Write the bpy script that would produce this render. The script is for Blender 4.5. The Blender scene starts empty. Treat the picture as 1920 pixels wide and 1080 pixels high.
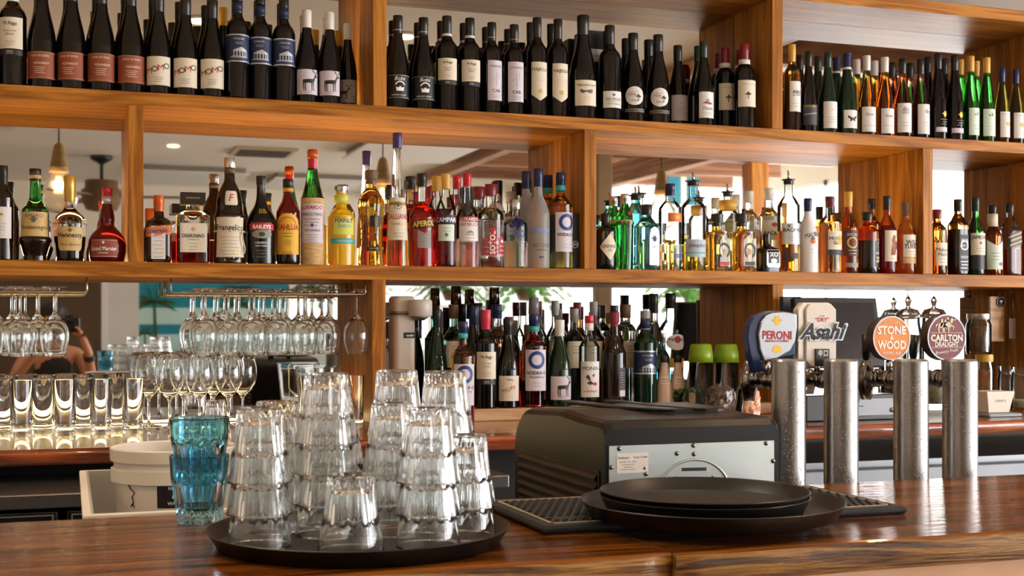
import bpy, bmesh, math, random
from mathutils import Vector, Matrix
random.seed(7)
PI = math.pi
scene = bpy.context.scene
COL = scene.collection

# ------------------------------------------------------------------ camera
F = 2386.0            # focal length in pixels of the 1920 wide frame
TH = math.atan(0.348) # yaw to the right of the shelf normal
CT, ST = math.cos(TH), math.sin(TH)
H = 1.373             # eye height
HOR = 609.0           # horizon row
cam_d = bpy.data.cameras.new('camera')
cam = bpy.data.objects.new('camera', cam_d); COL.objects.link(cam)
cam.location = (0, 0, H)
cam.rotation_euler = (PI/2, 0, -TH)
cam_d.sensor_width = 36.0
cam_d.lens = F/1920*36.0
cam_d.shift_y = (HOR-540)/1920.0
cam_d.clip_start = 0.02
cam_d.clip_end = 200
cam_d.dof.use_dof = True
cam_d.dof.focus_distance = 2.9
cam_d.dof.aperture_fstop = 14
scene.camera = cam

scene.view_settings.view_transform = 'Standard'
scene.view_settings.look = 'None'
scene.view_settings.gamma = 1
scene.view_settings.use_curve_mapping = False
scene.view_settings.exposure = 0.12
cy = scene.cycles
cy.max_bounces = 24; cy.transmission_bounces = 22; cy.glossy_bounces = 8; cy.diffuse_bounces = 4
cy.transparent_max_bounces = 16
cy.sample_clamp_indirect = 6.0
cy.blur_glossy = 0.6
cy.use_denoising = True
cy.use_light_tree = True

world = bpy.data.worlds.new('world'); scene.world = world
world.use_nodes = True
world.node_tree.nodes['Background'].inputs[0].default_value = (0.80, 0.88, 1.0, 1)
world.node_tree.nodes['Background'].inputs[1].default_value = 1.0

def area(name, loc, rot, sx, sy, power, color):
    l = bpy.data.lights.new(name, 'AREA'); l.shape = 'RECTANGLE'; l.size = sx; l.size_y = sy
    l.energy = power; l.color = color
    o = bpy.data.objects.new(name, l); COL.objects.link(o); o.location = loc; o.rotation_euler = rot
    return o
# ceiling downlights; the two rows over the bar are added as front fill
LAMPS = [(-0.9, -2.6), (-0.2, -1.0), (2.4, -1.6), (0.75, -1.6)]+[(x, y) for y in (0.5, 2.55) for x in (-0.4, 0.55, 1.5, 2.45)]
for (x, y) in LAMPS:
    l = bpy.data.lights.new('downlight', 'SPOT'); l.energy = 30; l.color = (1.0, 0.82, 0.62); l.spot_size = 1.9; l.spot_blend = 0.8; l.shadow_soft_size = 0.045
    o = bpy.data.objects.new('downlight', l); COL.objects.link(o); o.location = (x, y, 2.72)
# the pendant bulbs over the bar
for x in (-1.75, -0.05, 1.646, 3.355, 5.05):
    l = bpy.data.lights.new('pendant_bulb_light', 'POINT'); l.energy = 15; l.color = (1.0, 0.78, 0.52); l.shadow_soft_size = 0.018
    o = bpy.data.objects.new('pendant_bulb_light', l); COL.objects.link(o); o.location = (x, 1.5, 2.22-0.13)

# ------------------------------------------------------------------ pixel helpers (photo measurements -> metres)
def sxy(x):
    u = (x-960)/F
    return ST+u*CT, CT-u*ST
def PX(x, Y):
    a, b = sxy(x); return Y*a/b
def ZD(x, Y):                       # depth along the camera axis
    return Y/sxy(x)[1]
def PZ(x, y, Y):
    return H-(y-HOR)*ZD(x, Y)/F
def PM(x, Y):                       # metres per pixel
    return ZD(x, Y)/F

# ------------------------------------------------------------------ materials
def lin(c):
    if isinstance(c, str):
        c = c.lstrip('#'); c = [int(c[i:i+2], 16)/255 for i in (0, 2, 4)]
        return tuple(v/12.92 if v <= 0.04045 else ((v+0.055)/1.055)**2.4 for v in c)
    return tuple(c[:3])
MATS = {}
def mat(name, color='808080', rough=0.5, metal=0.0, trans=0.0, ior=1.45, emit=None, estr=0.0, coat=0.0, spec=0.5, sss=0.0):
    if name in MATS: return MATS[name]
    m = bpy.data.materials.new(name); m.use_nodes = True
    b = m.node_tree.nodes['Principled BSDF']
    c = lin(color)
    b.inputs['Base Color'].default_value = (*c, 1)
    b.inputs['Roughness'].default_value = rough
    b.inputs['Metallic'].default_value = metal
    b.inputs['Transmission Weight'].default_value = trans
    b.inputs['IOR'].default_value = ior
    b.inputs['Coat Weight'].default_value = coat
    b.inputs['Specular IOR Level'].default_value = spec
    if emit:
        b.inputs['Emission Color'].default_value = (*lin(emit), 1)
        b.inputs['Emission Strength'].default_value = estr
    MATS[name] = m
    return m
def thin_glass(name, color='ffffff', gloss=0.9, ior=1.38):
    """thin walled glass: clear with a mirror film that grows towards grazing angles"""
    if name in MATS: return MATS[name]
    m = bpy.data.materials.new(name); m.use_nodes = True
    nt = m.node_tree; N = nt.nodes; L = nt.links
    N.remove(N['Principled BSDF'])
    t = N.new('ShaderNodeBsdfTransparent'); t.inputs[0].default_value = (*lin(color), 1)
    g = N.new('ShaderNodeBsdfGlossy'); g.inputs['Roughness'].default_value = 0.03; g.inputs[0].default_value = (gloss, gloss, gloss, 1)
    f = N.new('ShaderNodeFresnel'); f.inputs[0].default_value = ior
    mx = N.new('ShaderNodeMixShader')
    L.new(f.outputs[0], mx.inputs[0]); L.new(t.outputs[0], mx.inputs[1]); L.new(g.outputs[0], mx.inputs[2])
    L.new(mx.outputs[0], N['Material Output'].inputs[0])
    MATS[name] = m
    return m
def nodes_of(m):
    return m.node_tree.nodes, m.node_tree.links, m.node_tree.nodes['Principled BSDF']
def wood(name, dark, midc, light, axis='X', scale=1.0, rough=0.35, coat=0.2, knots=0.0, bump=0.05):
    m = mat(name, midc, rough, coat=coat)
    N, L, b = nodes_of(m)
    tc = N.new('ShaderNodeTexCoord'); mp = N.new('ShaderNodeMapping')
    s = {'X': (0.55, 9, 9), 'Z': (9, 9, 0.55), 'Y': (9, 0.55, 9)}[axis]
    mp.inputs['Scale'].default_value = tuple(v*scale for v in s)
    L.new(tc.outputs['Object'], mp.inputs[0])
    n1 = N.new('ShaderNodeTexNoise'); n1.inputs['Scale'].default_value = 1.2; n1.inputs['Detail'].default_value = 5; n1.inputs['Distortion'].default_value = 0.9+knots
    L.new(mp.outputs[0], n1.inputs[0])
    n2 = N.new('ShaderNodeTexNoise'); n2.inputs['Scale'].default_value = 7.0; n2.inputs['Detail'].default_value = 4; n2.inputs['Roughness'].default_value = 0.7
    L.new(mp.outputs[0], n2.inputs[0])
    ma = N.new('ShaderNodeMath'); ma.operation = 'MULTIPLY'; ma.inputs[1].default_value = 9.0
    L.new(n1.outputs[0], ma.inputs[0])
    fr = N.new('ShaderNodeMath'); fr.operation = 'PINGPONG'; fr.inputs[1].default_value = 1.0
    L.new(ma.outputs[0], fr.inputs[0])
    mix = N.new('ShaderNodeMix'); mix.data_type = 'FLOAT'; mix.inputs[0].default_value = 0.5
    L.new(fr.outputs[0], mix.inputs[2]); L.new(n2.outputs[0], mix.inputs[3])
    cr = N.new('ShaderNodeValToRGB'); e = cr.color_ramp.elements
    e[0].position = 0.18; e[0].color = (*lin(dark), 1)
    e[1].position = 0.82; e[1].color = (*lin(light), 1)
    q = cr.color_ramp.elements.new(0.48); q.color = (*lin(midc), 1)
    L.new(mix.outputs[0], cr.inputs[0]); L.new(cr.outputs[0], b.inputs['Base Color'])
    bp = N.new('ShaderNodeBump'); bp.inputs['Strength'].default_value = bump; bp.inputs['Distance'].default_value = 0.01
    L.new(n2.outputs[0], bp.inputs['Height']); L.new(bp.outputs[0], b.inputs['Normal'])
    return m
def noisy(name, c1, c2, scale=8.0, rough=0.6, bump=0.0, metal=0.0, stretch=(1, 1, 1), **k):
    m = mat(name, c1, rough, metal=metal, **k)
    N, L, b = nodes_of(m)
    tc = N.new('ShaderNodeTexCoord'); mp = N.new('ShaderNodeMapping'); mp.inputs['Scale'].default_value = stretch
    n = N.new('ShaderNodeTexNoise'); n.inputs['Scale'].default_value = scale; n.inputs['Detail'].default_value = 5
    L.new(tc.outputs['Object'], mp.inputs[0]); L.new(mp.outputs[0], n.inputs[0])
    cr = N.new('ShaderNodeValToRGB'); e = cr.color_ramp.elements
    e[0].position = 0.3; e[0].color = (*lin(c1), 1); e[1].position = 0.7; e[1].color = (*lin(c2), 1)
    L.new(n.outputs[0], cr.inputs[0]); L.new(cr.outputs[0], b.inputs['Base Color'])
    if bump:
        bp = N.new('ShaderNodeBump'); bp.inputs['Strength'].default_value = bump; bp.inputs['Distance'].default_value = 0.01
        L.new(n.outputs[0], bp.inputs['Height']); L.new(bp.outputs[0], b.inputs['Normal'])
    return m

M_shelf = wood('honey_shelf_wood', '7c480f', 'a2651d', 'be8032', 'X', 1.7, 0.45, 0.0)
M_post = wood('honey_post_wood', '7c480f', 'a2651d', 'be8032', 'Z', 1.7, 0.45, 0.0)
M_bar = wood('oiled_bar_wood', '281404', '5a300b', '864e17', 'X', 0.9, 0.12, 0.0, 1.0, 0.12)
M_bar.node_tree.nodes['Principled BSDF'].inputs['Specular IOR Level'].default_value = 0.2
for _m in (M_shelf, M_post): _m.node_tree.nodes['Principled BSDF'].inputs['Specular IOR Level'].default_value = 0.25
M_counter = wood('red_counter_wood', '3c160a', '7b3514', 'a7582a', 'X', 1.0, 0.2, 0.6, 0.6, 0.1)
M_edge = wood('live_edge_wood', '120c04', '6e451a', 'a87a34', 'X', 1.8, 0.35, 0.2, 2.5, 0.8)
M_step = wood('pale_pine', 'b08458', 'c9a074', 'dcb98e', 'X', 1.2, 0.45, 0.1)
M_beam = wood('timber_beam', '7a5236', 'a0704a', 'bd9068', 'Y', 0.6, 0.6, 0.0)
M_white = mat('white_print', 'f2efe8', 0.5)
M_black = mat('black_print', '141414', 0.5)
M_ink = mat('grey_print', '5a5854', 0.5)
M_gold = mat('gold_print', 'c79a3c', 0.35, metal=0.6)
M_redp = mat('red_print', 'b01c26', 0.5)
M_bluep = mat('blue_print', '1d3f86', 0.5)
M_chrome = mat('chrome', 'd8d8d8', 0.08, metal=1.0)
M_steel = noisy('brushed_steel', '8d8a86', 'b5b1ab', 6, 0.28, 0.02, 1.0, (1, 1, 14))
M_dsteel = mat('dull_steel', '6d6f70', 0.35, metal=0.9)
M_blackpl = mat('black_plastic', '0c0c0c', 0.35)
M_glass = mat('clear_glass', 'fbfdfd', 0.0, trans=1.0, ior=1.5)
M_thin = thin_glass('thin_glass', 'f4f7f5')

# ------------------------------------------------------------------ mesh builder
def clipx(P, c, sgn):
    out = []
    for i in range(len(P)):
        a, b = P[i-1], P[i]; da, db = (a[0]-c)*sgn, (b[0]-c)*sgn
        if (da < 0) != (db < 0):
            t = da/(da-db); out.append((c, a[1]+(b[1]-a[1])*t))
        if db >= 0: out.append(b)
    return out
class MB:
    def __init__(s):
        s.v = []; s.f = []; s.m = []; s.sm = []; s.mats = []
    def mi(s, m):
        if m not in s.mats: s.mats.append(m)
        return s.mats.index(m)
    def add(s, vs, fs, m, smooth=False):
        o = len(s.v); s.v += [tuple(p) for p in vs]; k = s.mi(m)
        for f in fs:
            s.f.append(tuple(i+o for i in f)); s.m.append(k); s.sm.append(smooth)
        return s
    def box(s, x0, x1, y0, y1, z0, z1, m, rot=None, piv=None):
        vs = [Vector((x, y, z)) for z in (z0, z1) for (x, y) in ((x0, y0), (x1, y0), (x1, y1), (x0, y1))]
        if rot is not None:
            piv = Vector(piv or ((x0+x1)/2, (y0+y1)/2, (z0+z1)/2)); vs = [rot @ (p-piv)+piv for p in vs]
        s.add(vs, [(3, 2, 1, 0), (4, 5, 6, 7), (0, 1, 5, 4), (1, 2, 6, 5), (2, 3, 7, 6), (3, 0, 4, 7)], m)
        return s
    def rbox(s, x0, x1, y0, y1, z0, z1, r, m, seg=4):
        """box with vertical edges rounded and a small top bevel"""
        pts = []
        for (cx, cy_, a0) in ((x1-r, y1-r, 0), (x0+r, y1-r, 90), (x0+r, y0+r, 180), (x1-r, y0+r, 270)):
            for k in range(seg+1):
                a = math.radians(a0+90*k/seg); pts.append((cx+r*math.cos(a), cy_+r*math.sin(a)))
        return s.prism(pts, z0, z1, m, bev=min(r*0.4, (z1-z0)*0.2))
    def prism(s, pts, z0, z1, m, bev=0.0, mtx=None, smooth=False):
        """polygon pts (x, y) counter clockwise, extruded from z0 to z1"""
        n = len(pts); cx = sum(p[0] for p in pts)/n; cy_ = sum(p[1] for p in pts)/n
        rings = [(0, z0), (0, z1)] if not bev else [(bev, z0), (0, z0+bev), (0, z1-bev), (bev, z1)]
        vs = []
        for (b, z) in rings:
            for (x, y) in pts:
                d = math.hypot(x-cx, y-cy_) or 1
                k = max(0, 1-b/d); p = Vector((cx+(x-cx)*k, cy_+(y-cy_)*k, z))
                vs.append(mtx @ p if mtx is not None else p)
        fs = [tuple(reversed(range(n)))]
        for r_ in range(len(rings)-1):
            for i in range(n):
                j = (i+1) % n; fs.append((r_*n+i, r_*n+j, (r_+1)*n+j, (r_+1)*n+i))
        fs.append(tuple(range((len(rings)-1)*n, len(rings)*n)))
        return s.add(vs, fs, m, smooth)
    def lathe(s, prof, m, seg=32, c=(0, 0, 0), rf=None, mtx=None, mf=None, smooth=True, closed=False):
        """prof = [(r, z)...]; rf(phi, z, r) may alter the radius; mf(z) may choose the material"""
        vs = []; n = len(prof)
        for (r, z) in prof:
            for k in range(seg):
                a = 2*PI*k/seg; rr = rf(a, z, r) if rf else r
                p = Vector((rr*math.sin(a), -rr*math.cos(a), z))
                if mtx is not None: p = mtx @ p
                vs.append((p[0]+c[0], p[1]+c[1], p[2]+c[2]))
        o = len(s.v); s.v += vs
        base = s.mi(m)
        rng = n if closed else n-1
        for i in range(rng):
            i2 = (i+1) % n
            k = s.mi(mf((prof[i][1]+prof[i2][1])/2)) if mf else base
            for j in range(seg):
                j2 = (j+1) % seg
                s.f.append((o+i*seg+j, o+i*seg+j2, o+i2*seg+j2, o+i2*seg+j)); s.m.append(k); s.sm.append(smooth)
        if not closed:
            if prof[0][0] > 1e-6:
                s.f.append(tuple(o+j for j in reversed(range(seg)))); s.m.append(base); s.sm.append(False)
            if prof[-1][0] > 1e-6:
                s.f.append(tuple(o+(n-1)*seg+j for j in range(seg))); s.m.append(base); s.sm.append(False)
        return s
    def tube(s, path, r, m, seg=10, closed=False):
        P = [Vector(p) for p in path]; n = len(P); rings = []
        up = Vector((0, 0, 1)); prev = None
        for i, p in enumerate(P):
            t = (P[(i+1) % n] if (closed or i < n-1) else p)-(P[i-1] if (closed or i > 0) else p)
            t.normalize()
            if prev is None:
                a = up if abs(t.dot(up)) < 0.9 else Vector((1, 0, 0))
                u = t.cross(a).normalized()
            else:
                u = (prev-t*prev.dot(t)).normalized()
            prev = u; w = t.cross(u)
            rr = r[i] if isinstance(r, (list, tuple)) else r
            rings.append([p+(u*math.cos(2*PI*k/seg)+w*math.sin(2*PI*k/seg))*rr for k in range(seg)])
        vs = [q for g in rings for q in g]; fs = []
        for i in range(n if closed else n-1):
            i2 = (i+1) % n
            for k in range(seg):
                k2 = (k+1) % seg; fs.append((i*seg+k, i*seg+k2, i2*seg+k2, i2*seg+k))
        if not closed:
            fs.append(tuple(reversed(range(seg)))); fs.append(tuple((n-1)*seg+k for k in range(seg)))
        return s.add(vs, fs, m, True)
    def shape(s, polys, fn, m, sc=1.0, ox=0.0, oy=0.0, rot=0.0, sh=0.0, strip=0):
        """2-D polygons through fn(s, t) -> point"""
        ca, sa = math.cos(rot), math.sin(rot)
        if strip:
            out = []
            for P in polys:
                P = [((x+y*sh)*sc, y*sc) for (x, y) in P]; P = [(ox+x*ca-y*sa, oy+x*sa+y*ca) for (x, y) in P]
                x0, x1 = min(p[0] for p in P), max(p[0] for p in P); n = max(1, math.ceil((x1-x0)/strip))
                for i in range(n):
                    Q = clipx(clipx(P, x0+(x1-x0)*i/n, 1), x0+(x1-x0)*(i+1)/n, -1)
                    if len(Q) > 2: s.add([fn(x, y) for (x, y) in Q], [tuple(range(len(Q)))], m)
            return s
        for P in polys:
            vs = []
            for (x, y) in P:
                x = x+y*sh
                x, y = x*sc, y*sc
                vs.append(fn(ox+x*ca-y*sa, oy+x*sa+y*ca))
            s.add(vs, [tuple(range(len(vs)))], m)
        return s
    def text(s, txt, fn, m, size, ox=0.0, oy=0.0, rot=0.0, sh=0.0, maxw=None, bold=0.0, sx=1.0):
        if 'M' in txt and bold:      # widen by overprinting: an outset M folds over itself
            for d in (-bold*.6, bold*.6):
                s.text(txt, fn, m, size, ox+d*size*math.cos(rot), oy+d*size*math.sin(rot), rot, sh, maxw, 0, sx)
            return s
        V, FF, w = text_geo(txt, bold)
        k = size
        kx = size*sx
        if maxw and w*kx > maxw: kx = maxw/w
        ca, sa = math.cos(rot), math.sin(rot); vs = []
        for (x, y) in V:
            x = (x+y*sh)*kx; y = y*k
            vs.append(fn(ox+x*ca-y*sa, oy+x*sa+y*ca))
        return s.add(vs, FF, m)
    def build(s, name, parent=None, loc=None, bevel=0.0, sharp=None):
        me = bpy.data.meshes.new(name); me.from_pydata(s.v, [], s.f)
        for m in s.mats: me.materials.append(m)
        me.polygons.foreach_set('material_index', s.m)
        me.polygons.foreach_set('use_smooth', s.sm)
        me.validate(verbose=False); me.update()
        o = bpy.data.objects.new(name, me); COL.objects.link(o)
        if parent is not None: o.parent = parent
        if loc is not None: o.location = loc
        if sharp is not None:
            bm = bmesh.new(); bm.from_mesh(me)
            for e in bm.edges:
                if len(e.link_faces) == 2 and e.calc_face_angle(0) > sharp: e.smooth = False
            bm.to_mesh(me); bm.free()
        if bevel:
            b = o.modifiers.new('bevel', 'BEVEL'); b.width = bevel; b.segments = 2; b.limit_method = 'ANGLE'; b.angle_limit = 0.7
        return o

_TX = {}
def text_geo(txt, bold=0.0):
    """centred text as flat faces; height of a capital letter = 1"""
    k = (txt, bold)
    if k in _TX: return _TX[k]
    cu = bpy.data.curves.new('t', 'FONT'); cu.body = txt; cu.align_x = 'CENTER'; cu.align_y = 'CENTER'; cu.size = 1.42
    cu.resolution_u = 2; cu.offset = bold; cu.fill_mode = 'FRONT'
    ob = bpy.data.objects.new('t', cu); COL.objects.link(ob)
    dg = bpy.context.evaluated_depsgraph_get(); dg.update()
    me = bpy.data.meshes.new_from_object(ob.evaluated_get(dg))
    V = [(v.co.x, v.co.y) for v in me.vertices]
    FF = []
    for p in me.polygons:
        f = tuple(p.vertices)
        a = sum(V[f[i]][0]*V[f[(i+1) % len(f)]][1]-V[f[(i+1) % len(f)]][0]*V[f[i]][1] for i in range(len(f)))
        FF.append(f if a > 0 else tuple(reversed(f)))
    if V:
        xs = [p[0] for p in V]; ys = [p[1] for p in V]
        cx, cy_ = (min(xs)+max(xs))/2, (min(ys)+max(ys))/2
        V = [(x-cx, y-cy_) for (x, y) in V]; w = max(xs)-min(xs)
    else: w = 1
    bpy.data.objects.remove(ob); bpy.data.meshes.remove(me); bpy.data.curves.remove(cu)
    _TX[k] = (V, FF, w)
    return _TX[k]

def tag(o, label=None, cat=None, group=None, kind=None):
    if label: o['label'] = label
    if cat: o['category'] = cat
    if group: o['group'] = group
    if kind: o['kind'] = kind
    return o
def empty(name, loc, rz=0.0):
    o = bpy.data.objects.new(name, None); COL.objects.link(o); o.location = loc; o.rotation_euler = (0, 0, rz); o.empty_display_size = 0.05
    return o
def struct(o): o['kind'] = 'structure'; return o
_kids = {}
def dup(root, loc, label=None, rz=None, group=None, euler=None, scale=None):
    r = root.copy(); COL.objects.link(r); r.location = loc
    if rz is not None: r.rotation_euler = (0, 0, rz)
    if euler is not None: r.rotation_euler = euler
    if scale is not None: r.scale = (scale, scale, scale)
    if label: r['label'] = label
    if group: r['group'] = group
    for ch in list(root.children):
        c = ch.copy(); COL.objects.link(c); c.parent = r
        for g in ch.children:
            d = g.copy(); COL.objects.link(d); d.parent = c
    return r
def plane_fn(o, ux, uz, off=0.0):
    """2-D point -> 3-D on a plane through o"""
    o = Vector(o); ux = Vector(ux); uz = Vector(uz); n = ux.cross(uz).normalized()*off
    return lambda a, b: o+ux*a+uz*b+n
def ellipse(n=24, a=1.0, b=1.0, cx=0, cy_=0, a0=0):
    return [(cx+a*math.cos(a0+2*PI*k/n), cy_+b*math.sin(a0+2*PI*k/n)) for k in range(n)]
def ring_polys(r0, r1, n=28, a=0, b=2*PI, ky=1.0):
    out = []
    for k in range(n):
        p, q = a+(b-a)*k/n, a+(b-a)*(k+1)/n
        out.append([(r0*math.cos(p), r0*math.sin(p)*ky), (r1*math.cos(p), r1*math.sin(p)*ky), (r1*math.cos(q), r1*math.sin(q)*ky), (r0*math.cos(q), r0*math.sin(q)*ky)])
    return out

# ------------------------------------------------------------------ main planes
YS, YM = 3.93, 4.206          # shelf front, mirror face
ZC0, ZC1 = H+1.152, H+1.195   # top board
ZA0, ZA1 = H+0.651, H+0.6915  # wine shelf
ZB0, ZB1 = H+0.142, H+0.187   # spirits shelf
ZK = H-0.313                  # back counter top
ZP = H-0.273                  # pine step top
ZBAR = H-0.272                # bar top
YB0, YB1 = 1.37, 1.88         # bar front / back edge
YW = -4.6                     # wall behind the photographer
XL, XR = -3.2, 7.5
CEIL = 2.75

# ------------------------------------------------------------------ room
M_floor = noisy('grey_floor', 'a3937f', 'b5a690', 3, 0.5)
struct(MB().box(XL, XR, YW-0.1, 4.4, -0.1, 0, M_floor).build('floor'))
M_cream = noisy('cream_plaster', 'e2d8c6', 'e8dfd0', 1.5, 0.8)
M_ceil = noisy('ceiling_paint', 'd9d0c2', 'e0d8cb', 0.7, 0.8)
M_brown = mat('brown_wall_paint', '54402a', 0.7)
struct(MB().box(XL, XR+0.4, 4.23, 4.33, 0, 3.3, mat('grey_beige_wall', '9a9082', 0.8)).build('wall_back'))
struct(MB().box(XL-0.1, XL, YW, 4.33, 0, 3.3, M_cream).build('wall_left'))
XF = 3.05
struct(MB().box(XL, XF, YW, 4.23, CEIL, CEIL+0.08, M_ceil).build('ceiling'))
M_roof = mat('pale_roof_sheet', 'c2bbb0', 0.7)
struct(MB().box(XF, XR+0.4, YW, 4.23, 3.22, 3.28, M_roof).build('ceiling'))
# rear wall: brown doorway zone, cream, painted mural zone, windows from X 3
b = MB()
b.box(XL, 2.1, YW-0.1, YW, 0, CEIL, M_cream)
b.box(2.1, 3.0, YW-0.1, YW, 0, 0.9, M_cream); b.box(2.1, 3.0, YW-0.1, YW, 1.78, CEIL, M_cream)
b.box(3.0, XR, YW-0.1, YW, 0, 0.72, M_cream); b.box(3.0, 4.9, YW-0.1, YW, 2.25, 3.2, M_cream)
b.box(4.9, XR, YW-0.1, YW, 3.0, 3.2, M_cream)
struct(b.build('wall_rear'))
struct(MB().box(XL, 0.296, YW, YW+0.04, 0, CEIL-0.75, M_brown).build('wall_rear_panel'))
o = MB().box(XR, XR+0.1, YW, 4.23, 0, 0.35, M_cream).box(XR, XR+0.1, YW, 4.23, 2.9, 3.3, M_cream).box(XR, XR+0.1, 2.4, 4.23, 0.35, 2.9, M_cream).build('wall_right'); struct(o)
M_sky = mat('daylight_pane', 'ffffff', 0.5, emit='f2f6f4', estr=0.85)
M_sky2 = mat('daylight_pane_side', 'ffffff', 0.5, emit='f6f8ff', estr=13.0)
M_frame = mat('white_window_frame', 'e6e2da', 0.5)
M_green = mat('foliage_green', '4f8a2c', 0.6)
M_green2 = mat('foliage_dark_green', '27501f', 0.6)
# rear windows
def window(n, x0, x1, z0, z1, cols, rail=None):
    w = MB()
    t = 0.05
    w.box(x0, x1, YW-0.08, YW-0.02, z0, z0+t, M_frame); w.box(x0, x1, YW-0.08, YW-0.02, z1-t, z1, M_frame)
    for k in range(cols+1):
        x = x0+(x1-x0)*k/cols; w.box(max(x0, x-t/2), min(x1, x+t/2), YW-0.08, YW-0.02, z0, z1, M_frame)
    if rail: w.box(x0, x1, YW-0.07, YW-0.03, rail, rail+0.03, M_frame)
    o = struct(w.build('window_%d' % n))
    p = MB().box(x0, x1, YW-0.2, YW-0.19, z0, z1, M_sky).build('pane', o)
window(1, 2.1, 3.0, 0.9, 1.78, 2)
window(2, 3.0, 4.9, 0.72, 2.25, 3, 1.55)
window(3, 4.9, 7.45, 0.72, 3.0, 4)
w = MB()
for k in range(6):
    y = YW+0.03+k*1.38; w.box(XR+0.02, XR+0.08, y, y+0.07, 0.35, 2.9, M_frame)
w.box(XR+0.02, XR+0.08, YW, 2.4, 0.35, 0.42, M_frame); w.box(XR+0.02, XR+0.08, YW, 2.4, 2.84, 2.9, M_frame)
o = struct(w.build('window_4'))
MB().box(XR+0.2, XR+0.21, YW, 2.4, 0.35, 2.9, M_sky2).build('pane', o)
# timber beams of the lean-to roof on the right of the room
def beam(name, x0, x1, y0, y1, z0, z1, label, mt=M_beam):
    return tag(MB().box(x0, x1, y0, y1, z0, z1, mt).build(name, bevel=0.006), label, 'beam', 'timber roof beams')
beam('roof_beam', XF-0.02, XF+0.07, YW, 4.2, 2.66, 2.80, 'brown timber beam along the edge of the flat white ceiling')
beam('roof_beam', 4.72, 4.84, YW, 4.2, 2.66, 2.86, 'brown timber beam carrying the rafters near the windows')
MRX = wood('rafter_wood', '54321c', '7c4f30', '9a6a44', 'X', 0.6, 0.6, 0.0)
for k, y in enumerate((-4.1, -3.1, -2.1, -1.1, -0.1, 0.9, 1.9, 2.9)):
    beam('rafter', XF+0.07, 6.9, y, y+0.09, 2.88, 3.06, 'brown rafter under the pale roof, number %s from the rear wall' % ('one two three four five six seven eight'.split()[k]), MRX)
tag(MB().box(5.93, 6.11, -2.1, -1.92, 0, 2.87, M_post).build('timber_post', bevel=0.006), 'square timber post under the roof beam between dining area and windows', 'post')
tag(MB().box(3.22, 3.32, 0.75, 0.85, 0, 2.87, mat('grey_post', '7d6c58', 0.6)).build('timber_post', bevel=0.006), 'grey post under the ceiling edge beam, near the end of the bar', 'post')
# suspended white ceiling panels, vent, downlight trims
M_panel = mat('panel_white', 'd9d4cc', 0.7); M_pedge = mat('panel_edge', '8b847a', 0.6)
for (x0, x1, y0, y1, t) in ((-0.35, 1.15, -1.2, -0.2, 'above the bar stools'), (2.05, 2.9, -1.6, -0.4, 'beside the timber edge beam'), (0.6, 1.5, -3.9, -2.9, 'near the painted wall'), (-1.6, -0.6, -3.8, -2.9, 'left of the ceiling fan'), (1.75, 2.6, -3.9, -3.1, 'near the rear windows')):
    q = empty('ceiling_panel', ((x0+x1)/2, (y0+y1)/2, CEIL)); tag(q, 'flat white suspended ceiling panel ' + t, 'ceiling panel', 'suspended ceiling panels')
    a, c = (x1-x0)/2, (y1-y0)/2
    MB().box(-a, a, -c, c, -0.06, -0.045, M_panel).box(-a+0.03, a-0.03, -c+0.03, c-0.03, -0.045, 0, M_pedge).build('board', q)
q = empty('air_vent', (1.45, -1.75, CEIL)); tag(q, 'square ceiling air vent with dark slats', 'vent')
v = MB().box(-0.24, 0.24, -0.24, 0.24, -0.02, 0, mat('vent_beige', 'b7a98c', 0.6))
for k in range(9): v.box(-0.2, 0.2, -0.2+k*0.045, -0.185+k*0.045, -0.026, -0.02, mat('vent_slat', '4c463b', 0.6))
v.build('grille', q)
M_lamp = mat('lamp_glow', 'ffffff', 0.5, emit='ffd9a0', estr=14)
for (x, y) in LAMPS:
    q = empty('downlight', (x, y, CEIL)); tag(q, 'small round recessed ceiling downlight, rows over the bar added for fill light', 'ceiling light', 'recessed downlights')
    MB().lathe([(0.05, -0.012), (0.062, -0.006), (0.062, 0)], M_frame, 24).build('trim_ring', q)
    MB().lathe([(0.044, -0.016), (0.044, -0.012)], M_lamp, 20).build('lamp', q)
# mural with palms on the rear wall
def wallrect(m, x0, x1, z0, z1, mt, y=YW+0.045): m.box(x0, x1, y, y+0.006, z0, z1, mt)
XMU0, XMU1 = 0.645, 2.1
mu = MB(); teal = mat('teal_paint', '007f93', 0.6); pale = mat('pale_aqua_paint', 'b7d6cf', 0.6)
b = MB(); b.box(0.296, 0.36, YW, YW+0.05, 0, 2.2, M_frame); b.box(0.36, XMU0, YW, YW+0.05, 0, 2.2, mat('white_wall', 'd5d0c8', 0.7))
struct(b.build('trim_1'))
mu.box(XMU0, XMU1, YW+0.003, YW+0.03, 0.95, 1.80, teal)
mu.box(XMU0, XMU1, YW+0.03, YW+0.034, 1.378, 1.541, pale); mu.box(XMU0, XMU1, YW+0.03, YW+0.034, 0.95, 1.279, pale)
pg = mat('painted_palm_green', '2c4f22', 0.6)
def frond(cx, cz, a, L, w):
    P = []; n = 8
    for k in range(n+1):
        t = k/n; x = cx+math.cos(a)*L*t; z = cz+math.sin(a)*L*t-0.5*L*t*t*(0.9 if math.sin(a) < 0.8 else 0.5)
        P.append((x, z, w*math.sin(PI*min(1, t*0.93+0.07))))
    return [[(P[i][0], P[i][1]-P[i][2]), (P[i+1][0], P[i+1][1]-P[i+1][2]), (P[i+1][0], P[i+1][1]+P[i+1][2]*0.4), (P[i][0], P[i][1]+P[i][2]*0.4)] for i in range(n)]
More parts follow.
